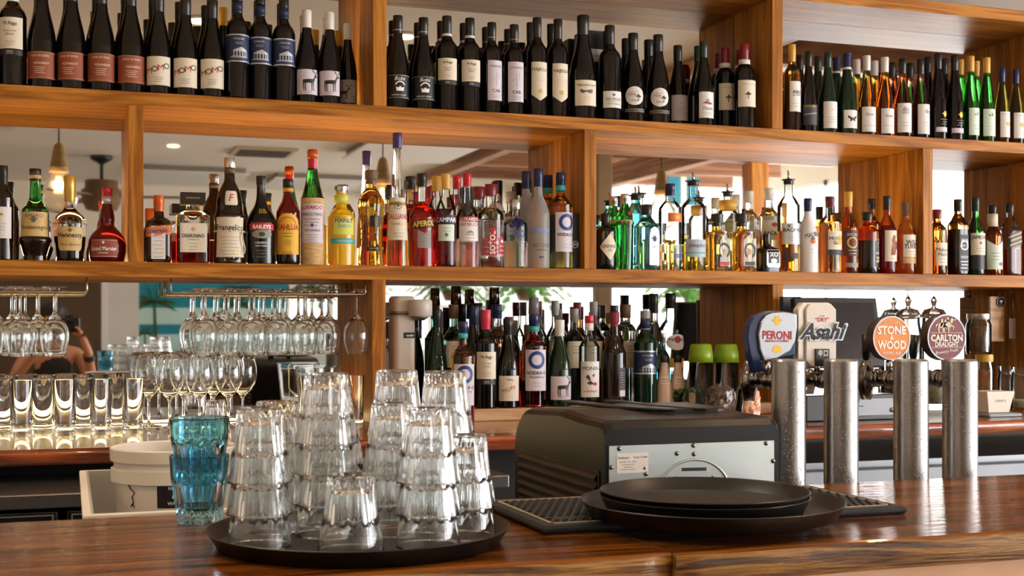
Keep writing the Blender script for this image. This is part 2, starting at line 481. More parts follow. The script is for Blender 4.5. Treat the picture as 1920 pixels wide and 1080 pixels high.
def palm(m, cx, cz, s):
    f = lambda a, b: Vector((a, YW+0.036, b))
    # the wall faces +Y, so wind the faces the other way
    pol = []
    for a in (20, 55, 80, 110, 140, 165, 0, 185): pol += frond(cx, cz, math.radians(a), 0.34*s, 0.045*s)
    pol.append([(cx-0.02*s, cz), (cx+0.02*s, cz), (cx+0.05*s, cz-0.62*s), (cx, cz-0.62*s)])
    m.shape([list(reversed(p)) for p in pol], f, pg)
palm(mu, 0.79, 1.60, 0.66); palm(mu, 0.70, 1.29, 0.36); palm(mu, 1.60, 1.58, 0.6)
tag(mu.build('palm_mural'), 'teal and white striped wall mural with painted palm trees', 'mural')
tag(MB().box(0.5, 3.4, YW+0.1, YW+0.6, 0.0, 1.12, mat('pale_grey_bench', 'b4bcb8', 0.5)).build('banquette', bevel=0.02), 'long pale grey bench counter below the palm mural', 'bench')
# potted ferns in front of the rear windows (leaves are the pattern of one plant)
def fern(x, y, z, s, label, mt):
    q = empty('hanging_fern', (x, y, z)); tag(q, label, 'plant', 'ferns by the windows')
    MB().lathe([(0.06*s, -0.1*s), (0.1*s, 0), (0.09*s, 0)], mat('pot_brown', '6c4a32', 0.7), 16).build('pot', q)
    m = MB(); rnd = random.Random(int(x*100))
    for k in range(26):
        a = rnd.uniform(0, 2*PI); L = s*rnd.uniform(0.3, 0.5); el = rnd.uniform(0.3, 1.2)
        pts = []
        for i in range(7):
            t = i/6; pts.append(Vector((math.cos(a)*L*t, math.sin(a)*L*t, math.sin(el)*L*t-0.9*L*t*t)))
        side = Vector((-math.sin(a), math.cos(a), 0))
        for i in range(6):
            w0, w1 = 0.05*s*math.sin(PI*(i+0.3)/7), 0.05*s*math.sin(PI*(i+1.3)/7)
            p, r = pts[i], pts[i+1]; dn = Vector((0, 0, -0.012*s))
            m.add([p, p+side*w0*0.6+dn, (p+r)/2+side*w0+dn, r], [(0, 1, 2, 3)], mt)
            m.add([p, p-side*w0*0.6+dn, (p+r)/2-side*w0+dn, r], [(0, 1, 2, 3)], mt)
    m.build('fronds', q)
fern(1.55, YW+0.8, 1.70, 0.62, 'dark leafy plant hanging before the end of the palm mural', M_green2)
fern(2.80, YW+0.5, 1.72, 0.7, 'dark leafy plant hanging at the right side of the small rear window', M_green2)
fern(2.15, YW+1.2, 1.70, 0.7, 'dark leafy plant on the window end of the mural wall', M_green2)
fern(3.69, YW+0.5, 1.72, 1.0, 'bright green fern hanging before the third rear window bay', M_green)
fern(4.50, YW+0.5, 1.74, 1.15, 'bright green fern hanging beside the timber post', M_green)
fern(6.42, YW+0.6, 1.72, 1.5, 'large bright green palm fern by the far right windows', M_green)
tag(MB().box(-.17, .17, -.01, .01, -.14, .14, teal).box(-.03, .03, .01, .012, -.14, .14, M_cream).build('wall_sign', loc=(PX(1281, 11.5), 8.412-11.5, PZ(1281, 358, 11.5))), 'small teal and cream sign hanging from the timber beam near the windows', 'sign')
# pendant lamps over the bar
M_rope = noisy('rope_shade', '8b6a3a', 'b3935c', 60, 0.8, 0.4, stretch=(0.3, 0.3, 3))
M_fil = mat('filament', 'ffb45a', 0.5, emit='ff9a3c', estr=60)
pend = []
def pendant(x, label):
    if pend: return dup(pend[0], (x, 1.5, 2.22), label)
    q = empty('pendant_lamp', (x, 1.5, 2.22)); tag(q, label, 'pendant lamp', 'rope pendant lamps over the bar')
    MB().tube([(0, 0, 0.07), (0, 0, 0.53)], 0.004, M_blackpl, 8).build('cord', q)
    MB().lathe([(0.008, 0.085), (0.02, 0.075), (0.027, 0.06), (0.048, -0.066), (0.042, -0.066)], M_rope, 28).build('shade', q)
    MB().lathe([(0.02, -0.05), (0.03, -0.08), (0.085, -0.16), (0.095, -0.2), (0.08, -0.25), (0.04, -0.272), (0.0, -0.277)], thin_glass('bulb_glass', 'fff6e8', 0.9, 1.25), 28).build('bulb', q)
    f = MB(); 
    for k in range(6):
        a = PI*k/3; f.tube([(0.008*math.cos(a), 0.008*math.sin(a), -0.09), (0.018*math.cos(a+.3), 0.018*math.sin(a+.3), -0.17)], 0.0022, M_fil, 6)
    f.build('filament', q)
    pend.append(q); return q
for k, x in enumerate((-1.75, -0.05, 1.646, 3.355, 5.05)):
    pendant(x, 'rope covered pendant lamp with clear globe bulb, ' + ['outermost at the left end of the bar', 'above the left end of the bar', 'above the tray of tumblers', 'above the beer taps', 'beyond the beer taps'][k])
# ceiling fan
q = empty('ceiling_fan', (0.25, -2.5, CEIL)); tag(q, 'ceiling fan with black stem, woven brown motor housing and brown blades', 'ceiling fan')
MB().lathe([(0.0, 0), (0.09, 0), (0.085, -0.03), (0.03, -0.06), (0.014, -0.07), (0.014, -0.2)], M_blackpl, 24).build('stem', q)
MB().lathe([(0.03, -0.19), (0.13, -0.2), (0.13, -0.26), (0.16, -0.28), (0.15, -0.38), (0.12, -0.44), (0, -0.46)], mat('woven_brown', '6e5537', 0.8), 28).build('motor_housing', q)
for k in range(3):
    a = 2*PI*k/3+0.2; c, s = math.cos(a), math.sin(a); m = MB()
    pts = [(0.12, -0.03), (0.3, -0.075), (0.62, -0.07), (0.7, 0), (0.62, 0.06), (0.3, 0.05), (0.12, 0.03)]
    m.prism([(x*c-y*s, x*s+y*c) for (x, y) in pts], -0.335, -0.325, mat('blade_brown', '6b563c', 0.6)); m.build('blade', q)
tag(MB().rbox(-0.09, 0.09, -0.09, 0.09, -0.16, 0.16, 0.03, mat('speaker_dark', '37382f', 0.6)).build('wall_speaker', loc=(3.0, -1.2, 2.3)), 'dark box speaker fixed to the ceiling edge beam', 'speaker')

# ------------------------------------------------------------------ back bar shelving
XS0 = -0.75; XS1 = PX(1985, YS)+0.044
unit = empty('back_bar_shelving', (1.5, YS, 0)); tag(unit, 'honey coloured timber back bar shelving with mirrored bays full of bottles', 'shelving unit')
def U(m, name, bevel=0.0):
    m.v = [(p[0]-1.5, p[1]-YS, p[2]) for p in m.v]; o = m.build(name, unit, bevel=bevel); return o
for (z0, z1) in ((ZC0, ZC1), (ZA0, ZA1), (ZB0, ZB1)):
    U(MB().box(XS0, XS1, YS, YM, z0, z1, M_shelf), 'shelf', 0.0015)
T = 0.043
def divider(px, z0, z1):
    x = PX(px, YS)
    U(MB().box(x, x+T, YS+0.0005, YM, z0, z1, M_post), 'divider', 0.0015)
for p in (700, 1448, 1985): divider(p, ZA1, ZC0)
for p in (241, 1096, 1731, 1985): divider(p, ZB1, ZA0)
for p in (698, 1449, 1985): divider(p, ZK, ZB0)
M_mir = mat('mirror_silver', 'd9d8d4', 0.02, metal=1.0)
for (z0, z1) in ((ZA1, ZC0), (ZB1, ZA0), (ZK, ZB0)):
    U(MB().box(XS0, XS1, YM, YM+0.006, z0, z1, M_mir), 'mirror_panel')
# warm led strips along the mirror foot
M_led = mat('warm_led', 'ffffff', 0.5, emit='ffe2a4', estr=110)
M_led2 = mat('warm_led_soft', 'ffffff', 0.5, emit='ffe2a4', estr=80)
M_led3 = mat('warm_led_counter', 'ffffff', 0.5, emit='ffdc90', estr=20)
def led(x0, x1, z, m, label):
    q = empty('led_strip', ((x0+x1)/2, YM-0.0125, z+0.0006)); tag(q, label, 'strip light')
    a = (x1-x0)/2
    MB().box(-a, a, -0.008, 0.010, 0.0, 0.003, M_frame).build('channel', q)
    MB().box(-a+0.01, a-0.01, -0.004, 0.006, 0.003, 0.007, m).build('diffuser', q)
led(-0.72, PX(690, YS), ZK, M_led3, 'warm strip light along the mirror foot behind the tall glasses')
led(-0.72, PX(238, YS)-0.01, ZB1, M_led2, 'warm strip light behind the four bottles of the leftmost mirrored bay')
led(PX(241, YS)+T+0.01, PX(1096, YS)-0.01, ZB1, M_led, 'warm strip light behind the liqueur bottles of the long middle bay')
led(PX(1096, YS)+T+0.01, PX(1731, YS)-0.01, ZB1, M_led2, 'warm strip light behind the gin, tequila and rum bottles')
led(-0.72, PX(690, YS), ZA1, M_led2, 'warm strip light behind the red wines at the top left')

# ------------------------------------------------------------------ back counter
def wavy_slab(x0, x1, yf, yb, z0, z1, mt, me, amp, seed, n=90):
    rnd = random.Random(seed); ph = [rnd.uniform(0, 6) for _ in range(4)]
    m = MB(); vs = []; 
    def w(x, k): return amp*(0.5*math.sin(x*3.1+ph[0]+k)+0.3*math.sin(x*7.3+ph[1]+1.7*k)+0.2*math.sin(x*17+ph[2]-k))
    rows = []
    for i in range(n+1):
        x = x0+(x1-x0)*i/n; a = w(x, 0)
        rows.append([(x, yb, z0), (x, yb, z1), (x, yf+a+0.006, z1), (x, yf+a+0.001, z1-0.003), (x, yf+a+w(x, 1)*0.5, (z0+z1)/2), (x, yf+a+w(x, 2)*0.6+0.006, z0+0.002), (x, yf+0.02, z0)])
    for r in rows: vs += r
    k = 7
    for i in range(n):
        for j in range(k):
            j2 = (j+1) % k
            f = (i*k+j, i*k+j2, (i+1)*k+j2, (i+1)*k+j)
            m.add([vs[q] for q in f], [(0, 1, 2, 3)], me if j in (3, 4) else mt, j in (3, 4))
    m.add([vs[q] for q in range(k)], [tuple(reversed(range(k)))], me); m.add([vs[n*k+q] for q in range(k)], [tuple(range(k))], me)
    return m
def weld(o):
    bm = bmesh.new(); bm.from_mesh(o.data); bmesh.ops.remove_doubles(bm, verts=bm.verts, dist=1e-5); bmesh.ops.recalc_face_normals(bm, faces=bm.faces); bm.to_mesh(bm_me := o.data); bm.free(); return o
ct = weld(wavy_slab(XS0-0.3, 4.3, 3.40, 4.2, ZK-0.042, ZK, M_counter, M_counter, 0.006, 3).build('back_counter'))
tag(ct, 'reddish polished timber counter under the mirrored shelving', 'counter')
x0, x1 = PX(702, YS)+T+0.02, PX(1449, YS)-0.005
tag(MB().box(x0, x1, YS+0.0, YM-0.005, ZK, ZP, M_step).build('pine_riser', bevel=0.003), 'pale pine plank riser on the back counter carrying a crowd of bottles', 'riser')
# under counter steel
M_dsteel2 = mat('satin_fridge_steel', '7a7d80', 0.5, metal=0.6)
st = empty('undercounter_fridge', (3.0, 3.5, 0)); tag(st, 'stainless steel undercounter fridges below the back counter at the right', 'fridge')
m = MB(); m.box(-0.85, 1.2, 0.03, 0.62, 0.05, ZK-0.13, M_dsteel); m.build('cabinet', st)
MB().box(-0.85, 1.2, -0.03, 0.03, ZK-0.22, ZK-0.15, M_dsteel2).build('top_rail', st, bevel=0.004)
for k in range(4):
    xa = -0.83+k*0.51
    d = MB().box(xa, xa+0.49, -0.01, 0.03, 0.12, ZK-0.235, M_dsteel2).build('door', st, bevel=0.004)
    MB().box(xa+0.02, xa+0.47, -0.03, -0.01, ZK-0.27, ZK-0.25, M_dsteel).build('handle', d, bevel=0.003)
    MB().lathe([(0.0, 0), (0.014, 0), (0.014, 0.02), (0, 0.02)], M_blackpl, 14, c=(xa+0.25, -0.02, ZK-0.34), mtx=Matrix.Rotation(PI/2, 3, 'X')).build('lock', d)
sp = MB().box(XS0-0.3, 2.12, 3.62, 4.18, 0.0, ZK-0.042, mat('cavity_shade_black', '15110e', 0.7)).build('counter_base'); tag(sp, 'base cabinet below the back counter, its black standing for shade', 'cabinet')  # shade of the void under the counter is put into the colour
# steel ledge and slatted crates below the counter on the left
lg = empty('steel_ledge', (0.2, 3.3, 0)); tag(lg, 'dull steel ledge in the shade below the left end of the back counter', 'ledge')
zl = PZ(60, 925, 3.2)
MB().box(-0.9, 0.9, -0.12, 0.3, zl-0.035, zl, M_dsteel).build('rail', lg, bevel=0.004)
MB().box(-0.88, -0.84, 0.0, 0.28, 0, zl-0.035, M_dsteel).build('leg', lg); MB().box(0.85, 0.89, 0.0, 0.28, 0, zl-0.035, M_dsteel).build('leg', lg)
cr0 = []
for k in range(5):
    x = -0.435+k*0.28; zc = zl-0.315
    lb = 'black slatted bottle crate under the steel ledge, ' + ['leftmost', 'second from the left', 'middle one', 'fourth from the left', 'rightmost'][k]
    if cr0: dup(cr0[0], (x, 3.2, zc), lb); continue
    q = empty('bottle_crate', (x, 3.2, zc)); tag(q, lb, 'crate', 'black slatted crates')
    m = MB(); m.box(-0.13, 0.13, 0.0, 0.25, 0, 0.27, M_blackpl)
    m.build('body', q, bevel=0.003)
    g = mat('crate_edge_grey', '6e6e6e', 0.5)
    m = MB()
    for (a, bb) in ((0.12, 0.26), (0.10, 0.24), (0.08, 0.22)):
        m.box(-a, a, -0.004, 0, bb, bb+0.003, g); m.box(a-0.003, a, -0.004, 0, 0.02, bb, g); m.box(-a, -a+0.003, -0.004, 0, 0.02, bb, g)
    m.build('rim_lines', q)
    cr0.append(q)
tag(MB().box(-0.6, 0.83, 3.19, 3.5, 0, zl-0.3155, M_dsteel).build('low_shelf'), 'low steel shelf carrying the slatted crates', 'shelf')

# ------------------------------------------------------------------ bar
bar = weld(wavy_slab(-1.6, 1.195, YB0, YB1, ZBAR-0.036, ZBAR, M_bar, M_edge, 0.004, 11, 60).build('bar_counter'))
tag(bar, 'thick polished brown timber bar top, left slab carrying the tray of tumblers', 'bar')
XJ = PX(1262, YB0); 
bar.location.x = XJ-1.195-0.0008
bar2 = weld(wavy_slab(XJ+0.0008, 3.2, YB0-0.004, YB1, ZBAR-0.042, ZBAR, M_bar, M_edge, 0.010, 5, 70).build('bar_counter'))
tag(bar2, 'polished brown timber bar top with rough live edge, right slab before the taps', 'bar')
M_peach = noisy('peach_cladding', 'd8a882', 'e6bd98', 5, 0.75, 0.2)
m = MB(); m.box(-1.6, 3.2, YB0+0.05, YB0+0.15, 0, ZBAR-0.043, M_peach); bf = m.build('bar_apron')
bf = bf; tag(bf, 'peach plaster front wall of the bar below the timber top', 'bar wall')
MB().box(-1.6, 3.2, -0.004+YB0+0.05, YB0+0.05, ZBAR-0.16, ZBAR-0.157, mat('crack_brown', '8a6648', 0.8)).build('joint', bf)
tag(MB().box(-1.6, 3.2, YB0+0.15, YB0+0.2, ZBAR-0.1, ZBAR-0.043, mat('bearer', '5a4028', 0.7)).build('bar_bearer'), 'timber bearer under the bar top', 'bearer')
ub = empty('underbar_bench', (0.8, 2.2, 0)); tag(ub, 'stainless steel work bench behind the bar', 'work bench')
ZU = ZBAR-0.235
MB().box(-2.2, 2.2, -0.30, 0.35, ZU-0.03, ZU, M_steel).build('bench_top', ub, bevel=0.004)
for (x, y) in ((-2.1, -0.27), (2.1, -0.27), (-2.1, 0.31), (2.1, 0.31), (0, -0.27), (0, 0.31)):
    MB().box(x-0.02, x+0.02, y-0.02, y+0.02, 0, ZU-0.03, M_dsteel).build('leg', ub)

# ------------------------------------------------------------------ bottles
def tint(name, color, ior=1.42, rough=0.0):
    return mat(name, color, rough, trans=1.0, ior=ior)
G_wine = mat('dark_wine_glass', '080606', 0.09, spec=0.55)
G_black = mat('black_bottle_glass', '0b0a09', 0.12, spec=0.5)
G_brown = mat('dark_brown_glass', '1c0d06', 0.05, spec=0.55)
G_olive = tint('olive_glass', '8f8a3a'); G_green = tint('green_glass', '3aa53c'); G_dgreen = mat('deep_green_glass', '0c2414', 0.05, spec=0.55)
G_clear = tint('clear_spirit', 'f4f6f2'); G_empty = M_thin
G_gold = tint('golden_spirit', 'f2ca62'); G_amber = tint('amber_spirit', 'd47a2a'); G_red = tint('red_aperitif', 'd8381a'); G_crim = tint('crimson_bitter', 'b01828')
G_yel = mat('lemon_liqueur', 'e8b818', 0.12, trans=0.35, ior=1.4); G_teal = tint('blue_gin_glass', '6cc6e0'); G_rose = tint('rose_wine', 'f0804a'); G_pink = tint('pale_rose_wine', 'c08070')
G_straw = tint('white_wine', 'c8c060'); G_frost = mat('frosted_glass', 'd8dcdc', 0.35, trans=0.75, ior=1.3)
G_ruby = mat('ruby_liqueur_glass', '6a0d0c', 0.04, trans=0.5, ior=1.4); G_chart = tint('amber_gold', 'd89a3a')
G_aqua = tint('aqua_glass', '9ad8c8')
C_blk = mat('black_cap', '15130f', 0.35); C_wht = mat('white_cap', 'd6d2cc', 0.4); C_gold = mat('gold_cap', 'c39a48', 0.32, metal=0.5)
C_red = mat('dark_red_cap', '7c1622', 0.35); C_bred = mat('bright_red_cap', 'b8202a', 0.3); C_org = mat('copper_orange_cap', 'c2602a', 0.35, metal=0.3)
C_nvy = mat('navy_cap', '141f4a', 0.35); C_pur = mat('purple_cap', '3c2a66', 0.35); C_brn = mat('brown_stopper', '6a5138', 0.6); C_grn = mat('dark_green_cap', '10281c', 0.35)
C_slv = mat('silver_cap', 'b6b2ac', 0.25, metal=0.9); C_pnk = mat('pink_cap', 'c4304c', 0.4); C_yel = mat('yellow_gold_cap', 'd0a040', 0.4); C_gry = mat('grey_cap', '8c8a8a', 0.4)
L_cream = mat('cream_paper', 'dad0ba', 0.6); L_white = mat('white_paper', 'dedad4', 0.6); L_terra = mat('terracotta_paper', '8c4429', 0.55); L_navy = mat('navy_paper', '1b284c', 0.5)
L_lil = mat('lilac_paper', 'cdc4cc', 0.6); L_blk = mat('black_paper', '16171a', 0.45); L_grey = mat('grey_paper', '948a84', 0.6); L_gold = mat('gold_paper', 'c8a868', 0.5)
L_yel = mat('yellow_paper', 'e0b030', 0.55); L_org = mat('orange_paper', 'd07030', 0.55); L_red = mat('red_paper', 'b02028', 0.5); L_teal = mat('teal_paper', '3ba0a0', 0.55)
L_straw = noisy('straw_wrap', 'b8935c', 'd8b888', 40, 0.8, 0.3, stretch=(1, 1, 6)); L_blue = mat('blue_paper', '1c3576', 0.5); L_silver = mat('silver_paper', 'b8bcc0', 0.3, metal=0.5); L_pgrn = mat('pale_green_paper', 'cfe0d0', 0.6)
L_tan = mat('tan_paper', 'c4a06a', 0.6); L_dgrey = mat('charcoal_paper', '3c3c3e', 0.55)

# profile points (r, z, sharp) relative to radius and height; cap = (z0, r)
K = {
 'bordeaux': dict(p=[(.9, 0, 1), (1, .012, 1), (1, .60, 0), (.985, .645, 0), (.86, .70, 0), (.58, .745, 0), (.42, .79, 0), (.39, .85, 0), (.38, .985, 1)], cap=(.80, .43)),
 'burgundy': dict(p=[(.9, 0, 1), (1, .012, 1), (1, .38, 0), (.97, .44, 0), (.86, .53, 0), (.68, .63, 0), (.5, .73, 0), (.41, .82, 0), (.37, .985, 1)], cap=(.81, .42)),
 'riesling': dict(p=[(.9, 0, 1), (1, .012, 1), (1, .40, 0), (.93, .50, 0), (.76, .62, 0), (.55, .73, 0), (.43, .82, 0), (.39, .985, 1)], cap=(.80, .44)),
 'spirit': dict(p=[(.9, 0, 1), (1, .012, 1), (1, .60, 0), (.95, .66, 0), (.66, .72, 0), (.42, .76, 0), (.37, .82, 0), (.36, .98, 1)], cap=(.86, .41)),
 'amaro': dict(p=[(.74, 0, 1), (.76, .07, 0), (.98, .19, 0), (1, .235, 0), (.88, .265, 1), (.86, .30, 1), (.84, .53, 0), (.80, .56, 1), (.60, .60, 0), (.40, .66, 0), (.35, .75, 0), (.33, .98, 1)], cap=(.865, .36)),
 'cognac': dict(p=[(.78, 0, 1), (.82, .02, 0), (.86, .10, 0), (1, .40, 0), (.98, .46, 0), (.80, .53, 0), (.48, .585, 0), (.34, .63, 0), (.31, .72, 0), (.31, .98, 1)], cap=(.70, .345)),
 'balloon': dict(p=[(.84, 0, 1), (.93, .04, 0), (1, .14, 0), (.99, .26, 0), (.84, .36, 0), (.52, .45, 0), (.38, .50, 0), (.40, .57, 0), (.36, .66, 0), (.27, .76, 0), (.25, .98, 1)], cap=(.85, .28)),
 'squarefull': dict(p=[(.94, 0, 1), (1, .02, 1), (1, .56, 0), (.94, .61, 0), (.60, .66, 0), (.38, .70, 0), (.34, .98, 1)], cap=(.76, .38), sq=5, neck=.64),
 'squareshort': dict(p=[(.94, 0, 1), (1, .02, 1), (1, .62, 0), (.93, .68, 0), (.62, .735, 0), (.40, .765, 0), (.34, .98, 1)], cap=(.84, .52), sq=6, neck=.70, sqcap=1),
 'monk': dict(p=[(.98, 0, 1), (1, .02, 0), (.96, .12, 0), (.93, .30, 0), (.96, .43, 0), (.94, .455, 1), (.86, .48, 0), (.80, .58, 0), (.66, .68, 0), (.44, .75, 0), (.33, .80, 0), (.30, .98, 1)], cap=(.905, .33)),
 'cream': dict(p=[(.94, 0, 1), (.97, .02, 0), (.96, .2, 0), (1, .42, 0), (.96, .5, 0), (.76, .58, 0), (.48, .66, 0), (.34, .74, 0), (.30, .84, 0), (.30, .98, 1)], cap=(.90, .34)),
 'coffee': dict(p=[(.96, 0, 1), (1, .02, 1), (1, .56, 0), (.93, .63, 0), (.66, .71, 0), (.45, .77, 0), (.40, .82, 0), (.38, .98, 1)], cap=(.84, .44)),
 'wicker': dict(p=[(.96, 0, 1), (1, .015, 1), (1, .54, 0), (.95, .56, 1), (.88, .60, 0), (.64, .70, 0), (.46, .80, 0), (.40, .86, 0), (.36, .98, 1)], cap=(.82, .40)),
 'lemon': dict(p=[(.94, 0, 1), (.99, .02, 0), (1, .55, 0), (.95, .61, 0), (.62, .69, 0), (.42, .73, 0), (.40, .90, 1)], cap=(.915, .52)),
 'fluted': dict(p=[(.92, 0, 1), (1, .04, 0), (.86, .30, 0), (.92, .50, 0), (1, .62, 0), (.94, .69, 0), (.62, .77, 0), (.40, .81, 0), (.38, .90, 1)], cap=(.86, .46), fl=(8, .05)),
 'spire': dict(p=[(.97, 0, 1), (1, .02, 0), (.92, .25, 0), (.80, .44, 0), (.66, .51, 0), (.55, .60, 0), (.42, .78, 0), (.36, .88, 0), (.35, .98, 1)], cap=(.885, .41)),
 'aperitif': dict(p=[(.95, 0, 1), (1, .02, 0), (.99, .48, 0), (.95, .55, 0), (.72, .62, 0), (.42, .67, 0), (.35, .74, 0), (.34, .98, 1)], cap=(.86, .37)),
 'frost': dict(p=[(.95, 0, 1), (1, .02, 1), (1, .48, 0), (.94, .57, 0), (.68, .66, 0), (.40, .73, 0), (.36, .80, 0), (.34, .98, 1)], cap=(.82, .40)),
 'medic': dict(p=[(.92, 0, 1), (1, .02, 1), (1, .58, 0), (.92, .66, 0), (.60, .71, 0), (.38, .745, 0), (.36, .86, 1), (.44, .87, 1), (.44, .98, 1)], cap=(.86, .46)),
 'apoth': dict(p=[(.95, 0, 1), (1, .02, 1), (1, .62, 0), (.93, .70, 0), (.64, .76, 0), (.42, .80, 0), (.38, .98, 1)], cap=(.86, .46)),
 'shaker': dict(p=[(.80, 0, 1), (.84, .03, 0), (.96, .58, 0), (1, .60, 1), (1, .635, 1), (.93, .65, 0), (.84, .72, 0), (.55, .81, 0), (.40, .86, 0), (.38, .98, 1)], cap=(.87, .42), fl=(14, .035)),
 'gin': dict(p=[(.95, 0, 1), (1, .02, 1), (1, .60, 0), (.90, .68, 0), (.56, .77, 0), (.40, .82, 0), (.38, .98, 1)], cap=(.84, .44), sq=4, neck=.72),
 'slim': dict(p=[(.95, 0, 1), (1, .015, 1), (1, .66, 0), (.93, .73, 0), (.62, .79, 0), (.42, .82, 0), (.38, .98, 1)], cap=(.86, .44)),
 'squat': dict(p=[(.95, 0, 1), (1, .02, 1), (1, .62, 0), (.96, .66, 0), (.55, .69, 0), (.42, .71, 0), (.40, .98, 1)], cap=(.78, .52), sq=7, neck=.67),
 'keg': dict(p=[(.95, 0, 1), (1, .03, 0), (1, .40, 0), (.88, .50, 0), (.50, .56, 0), (.34, .60, 0), (.32, .98, 1)], cap=(.80, .46), sq=5, neck=.55),
 'coco': dict(p=[(.96, 0, 1), (1, .02, 0), (1, .42, 0), (.94, .52, 0), (.72, .64, 0), (.46, .74, 0), (.38, .80, 0), (.36, .98, 1)], cap=(.82, .40)),
 'walker': dict(p=[(.94, 0, 1), (1, .02, 1), (.96, .56, 0), (.84, .66, 0), (.56, .76, 0), (.40, .82, 0), (.36, .98, 1)], cap=(.88, .42), sq=6, neck=.74),
 'irish': dict(p=[(.95, 0, 1), (1, .015, 1), (1, .50, 0), (.95, .57, 0), (.66, .66, 0), (.42, .73, 0), (.38, .8, 0), (.36, .98, 1)], cap=(.82, .42)),
 'juice': dict(p=[(.92, 0, 1), (1, .03, 1), (1, .36, 0), (.90, .48, 0), (.62, .70, 0), (.50, .82, 0), (.48, .98, 1)], cap=(.86, .56)),
}
def catmull(P, sub=5):
    out = []
    n = len(P)
    for i in range(n-1):
        p1, p2 = P[i], P[i+1]
        p0 = P[i-1] if i > 0 and not p1[2] else (2*p1[0]-p2[0], 2*p1[1]-p2[1])
        p3 = P[i+2] if i+2 < n and not p2[2] else (2*p2[0]-p1[0], 2*p2[1]-p1[1])
        lin_ = (p1[2] and p2[2])
        for k in range(1 if lin_ else sub):
            t = k/sub
            f = lambda a, b, c, d: 0.5*((2*b)+(-a+c)*t+(2*a-5*b+4*c-d)*t*t+(-a+3*b-3*c+d)*t*t*t)
            out.append((max(0.0, f(p0[0], p1[0], p2[0], p3[0])) if not lin_ else p1[0], f(p0[1], p1[1], p2[1], p3[1]) if not lin_ else p1[1]))
    out.append((P[-1][0], P[-1][1]))
    return [(r, min(1.0, max(0.0, z))) for (r, z) in out]
def sqf(a, e):
    return 1.0/((abs(math.cos(a))**e+abs(math.sin(a))**e)**(1.0/e))
class Shape:
    def __init__(s, kind, R, h):
        s.k = K[kind]; s.R = R; s.h = h
        s.prof = [(r*R, z*h) for (r, z) in catmull(s.k['p'])]
    def rad(s, z):
        P = s.prof
        for i in range(len(P)-1):
            if P[i][1] <= z <= P[i+1][1]:
                d = P[i+1][1]-P[i][1]
                t = (z-P[i][1])/d if d > 1e-9 else 0
                return P[i][0]+(P[i+1][0]-P[i][0])*t
        return P[-1][0]
    def mod(s, a, z, r):
        k = s.k
        if 'sq' in k:
            w = min(1, max(0, (k['neck']*s.h-z)/(0.05*s.h)+0.0))
            r = r*((1-w)+w*sqf(a, k['sq'])*0.93)
        if 'fl' in k:
            n, am = k['fl']; w = 1 if z < 0.66*s.h else max(0, 1-(z-0.66*s.h)/(0.08*s.h))
            r = r*(1-am*w*(0.5+0.5*math.cos(n*a)))
        return r
    def at(s, a, z, off=0.0):
        r = s.mod(a, z, s.rad(z))+off
        return Vector((r*math.sin(a), -r*math.cos(a), z))
    def fn(s, a0, z0, off=0.0009):
        R = s.R
        if 'sq' in s.k: return lambda x, y: s.at(a0+math.atan2(x, R*0.93), z0+y, off)
        return lambda x, y: s.at(a0+x/max(0.3*R, s.rad(z0)), z0+y, off)
DEER = [[(-.42, .12), (-.40, -.02), (-.30, -.08), (-.05, -.05), (.12, -.08), (.26, .02), (.30, .14), (.2, .18), (-.2, .16)], [(.16, .05), (.28, .02), (.38, .32), (.30, .36)], [(.28, .30), (.36, .42), (.48, .38), (.56, .30), (.40, .28)],
        [(-.40, .0), (-.33, -.04), (-.35, -.25), (-.30, -.5), (-.35, -.5), (-.41, -.25)], [(-.28, -.04), (-.22, -.05), (-.24, -.25), (-.2, -.5), (-.25, -.5), (-.30, -.25)], [(.10, -.05), (.17, -.03), (.15, -.27), (.17, -.5), (.12, -.5), (.10, -.27)], [(.20, -.02), (.27, .02), (.25, -.27), (.29, -.5), (.24, -.5), (.20, -.25)],
        [(.34, .40), (.38, .40), (.30, .62), (.16, .74), (.13, .72), (.26, .58)], [(.38, .40), (.42, .39), (.48, .56), (.60, .72), (.57, .74), (.44, .60)], [(.28, .56), (.30, .60), (.18, .62), (.17, .59)], [(.47, .56), (.46, .60), (.58, .60), (.58, .57)]]
HOUSE = [[(-.6, -.4), (.6, -.4), (.6, -.34), (-.6, -.34)], [(-.5, -.02), (.55, -.02), (.5, .08), (.1, .3), (-.45, .08)]]+[[(x, -.34), (x+.07, -.34), (x+.07, -.02), (x, -.02)] for x in (-.45, -.25, -.05, .15, .33, .48)]
MOTH = [[(0, 0), (-.5, .35), (-.55, .1), (-.3, -.05)], [(0, 0), (-.3, -.05), (-.32, -.35), (-.08, -.2)], [(0, 0), (.3, -.05), (.55, .1), (.5, .35)], [(0, 0), (.08, -.2), (.32, -.35), (.3, -.05)], [(-.03, -.25), (.03, -.25), (.03, .2), (-.03, .2)]]
TREE = [[(-.06, -.5), (.06, -.5), (.04, 0), (-.04, 0)], [(-.4, .05), (-.3, .2), (0, .1), (.35, .25), (.4, .05), (.1, 0), (.3, -.15), (0, .02), (-.3, -.1), (-.1, .02)], [(-.2, .2), (0, .45), (.2, .2), (0, .12)]]
BLOB = [ellipse(14, .5, .35)]
CREST = [ellipse(16, .3, .38), [(-.6, .1), (-.3, .3), (-.35, 0)], [(.6, .1), (.35, 0), (.3, .3)], [(-.2, .36), (.2, .36), (.26, .55), (0, .45), (-.26, .55)]]
def lines(n, w, gap, th=.05): return [[(-w/2*(1-.25*(i % 2)), -i*gap), (w/2*(1-.15*(i % 3)), -i*gap), (w/2*(1-.15*(i % 3)), -i*gap+th), (-w/2*(1-.25*(i % 2)), -i*gap+th)] for i in range(n)]

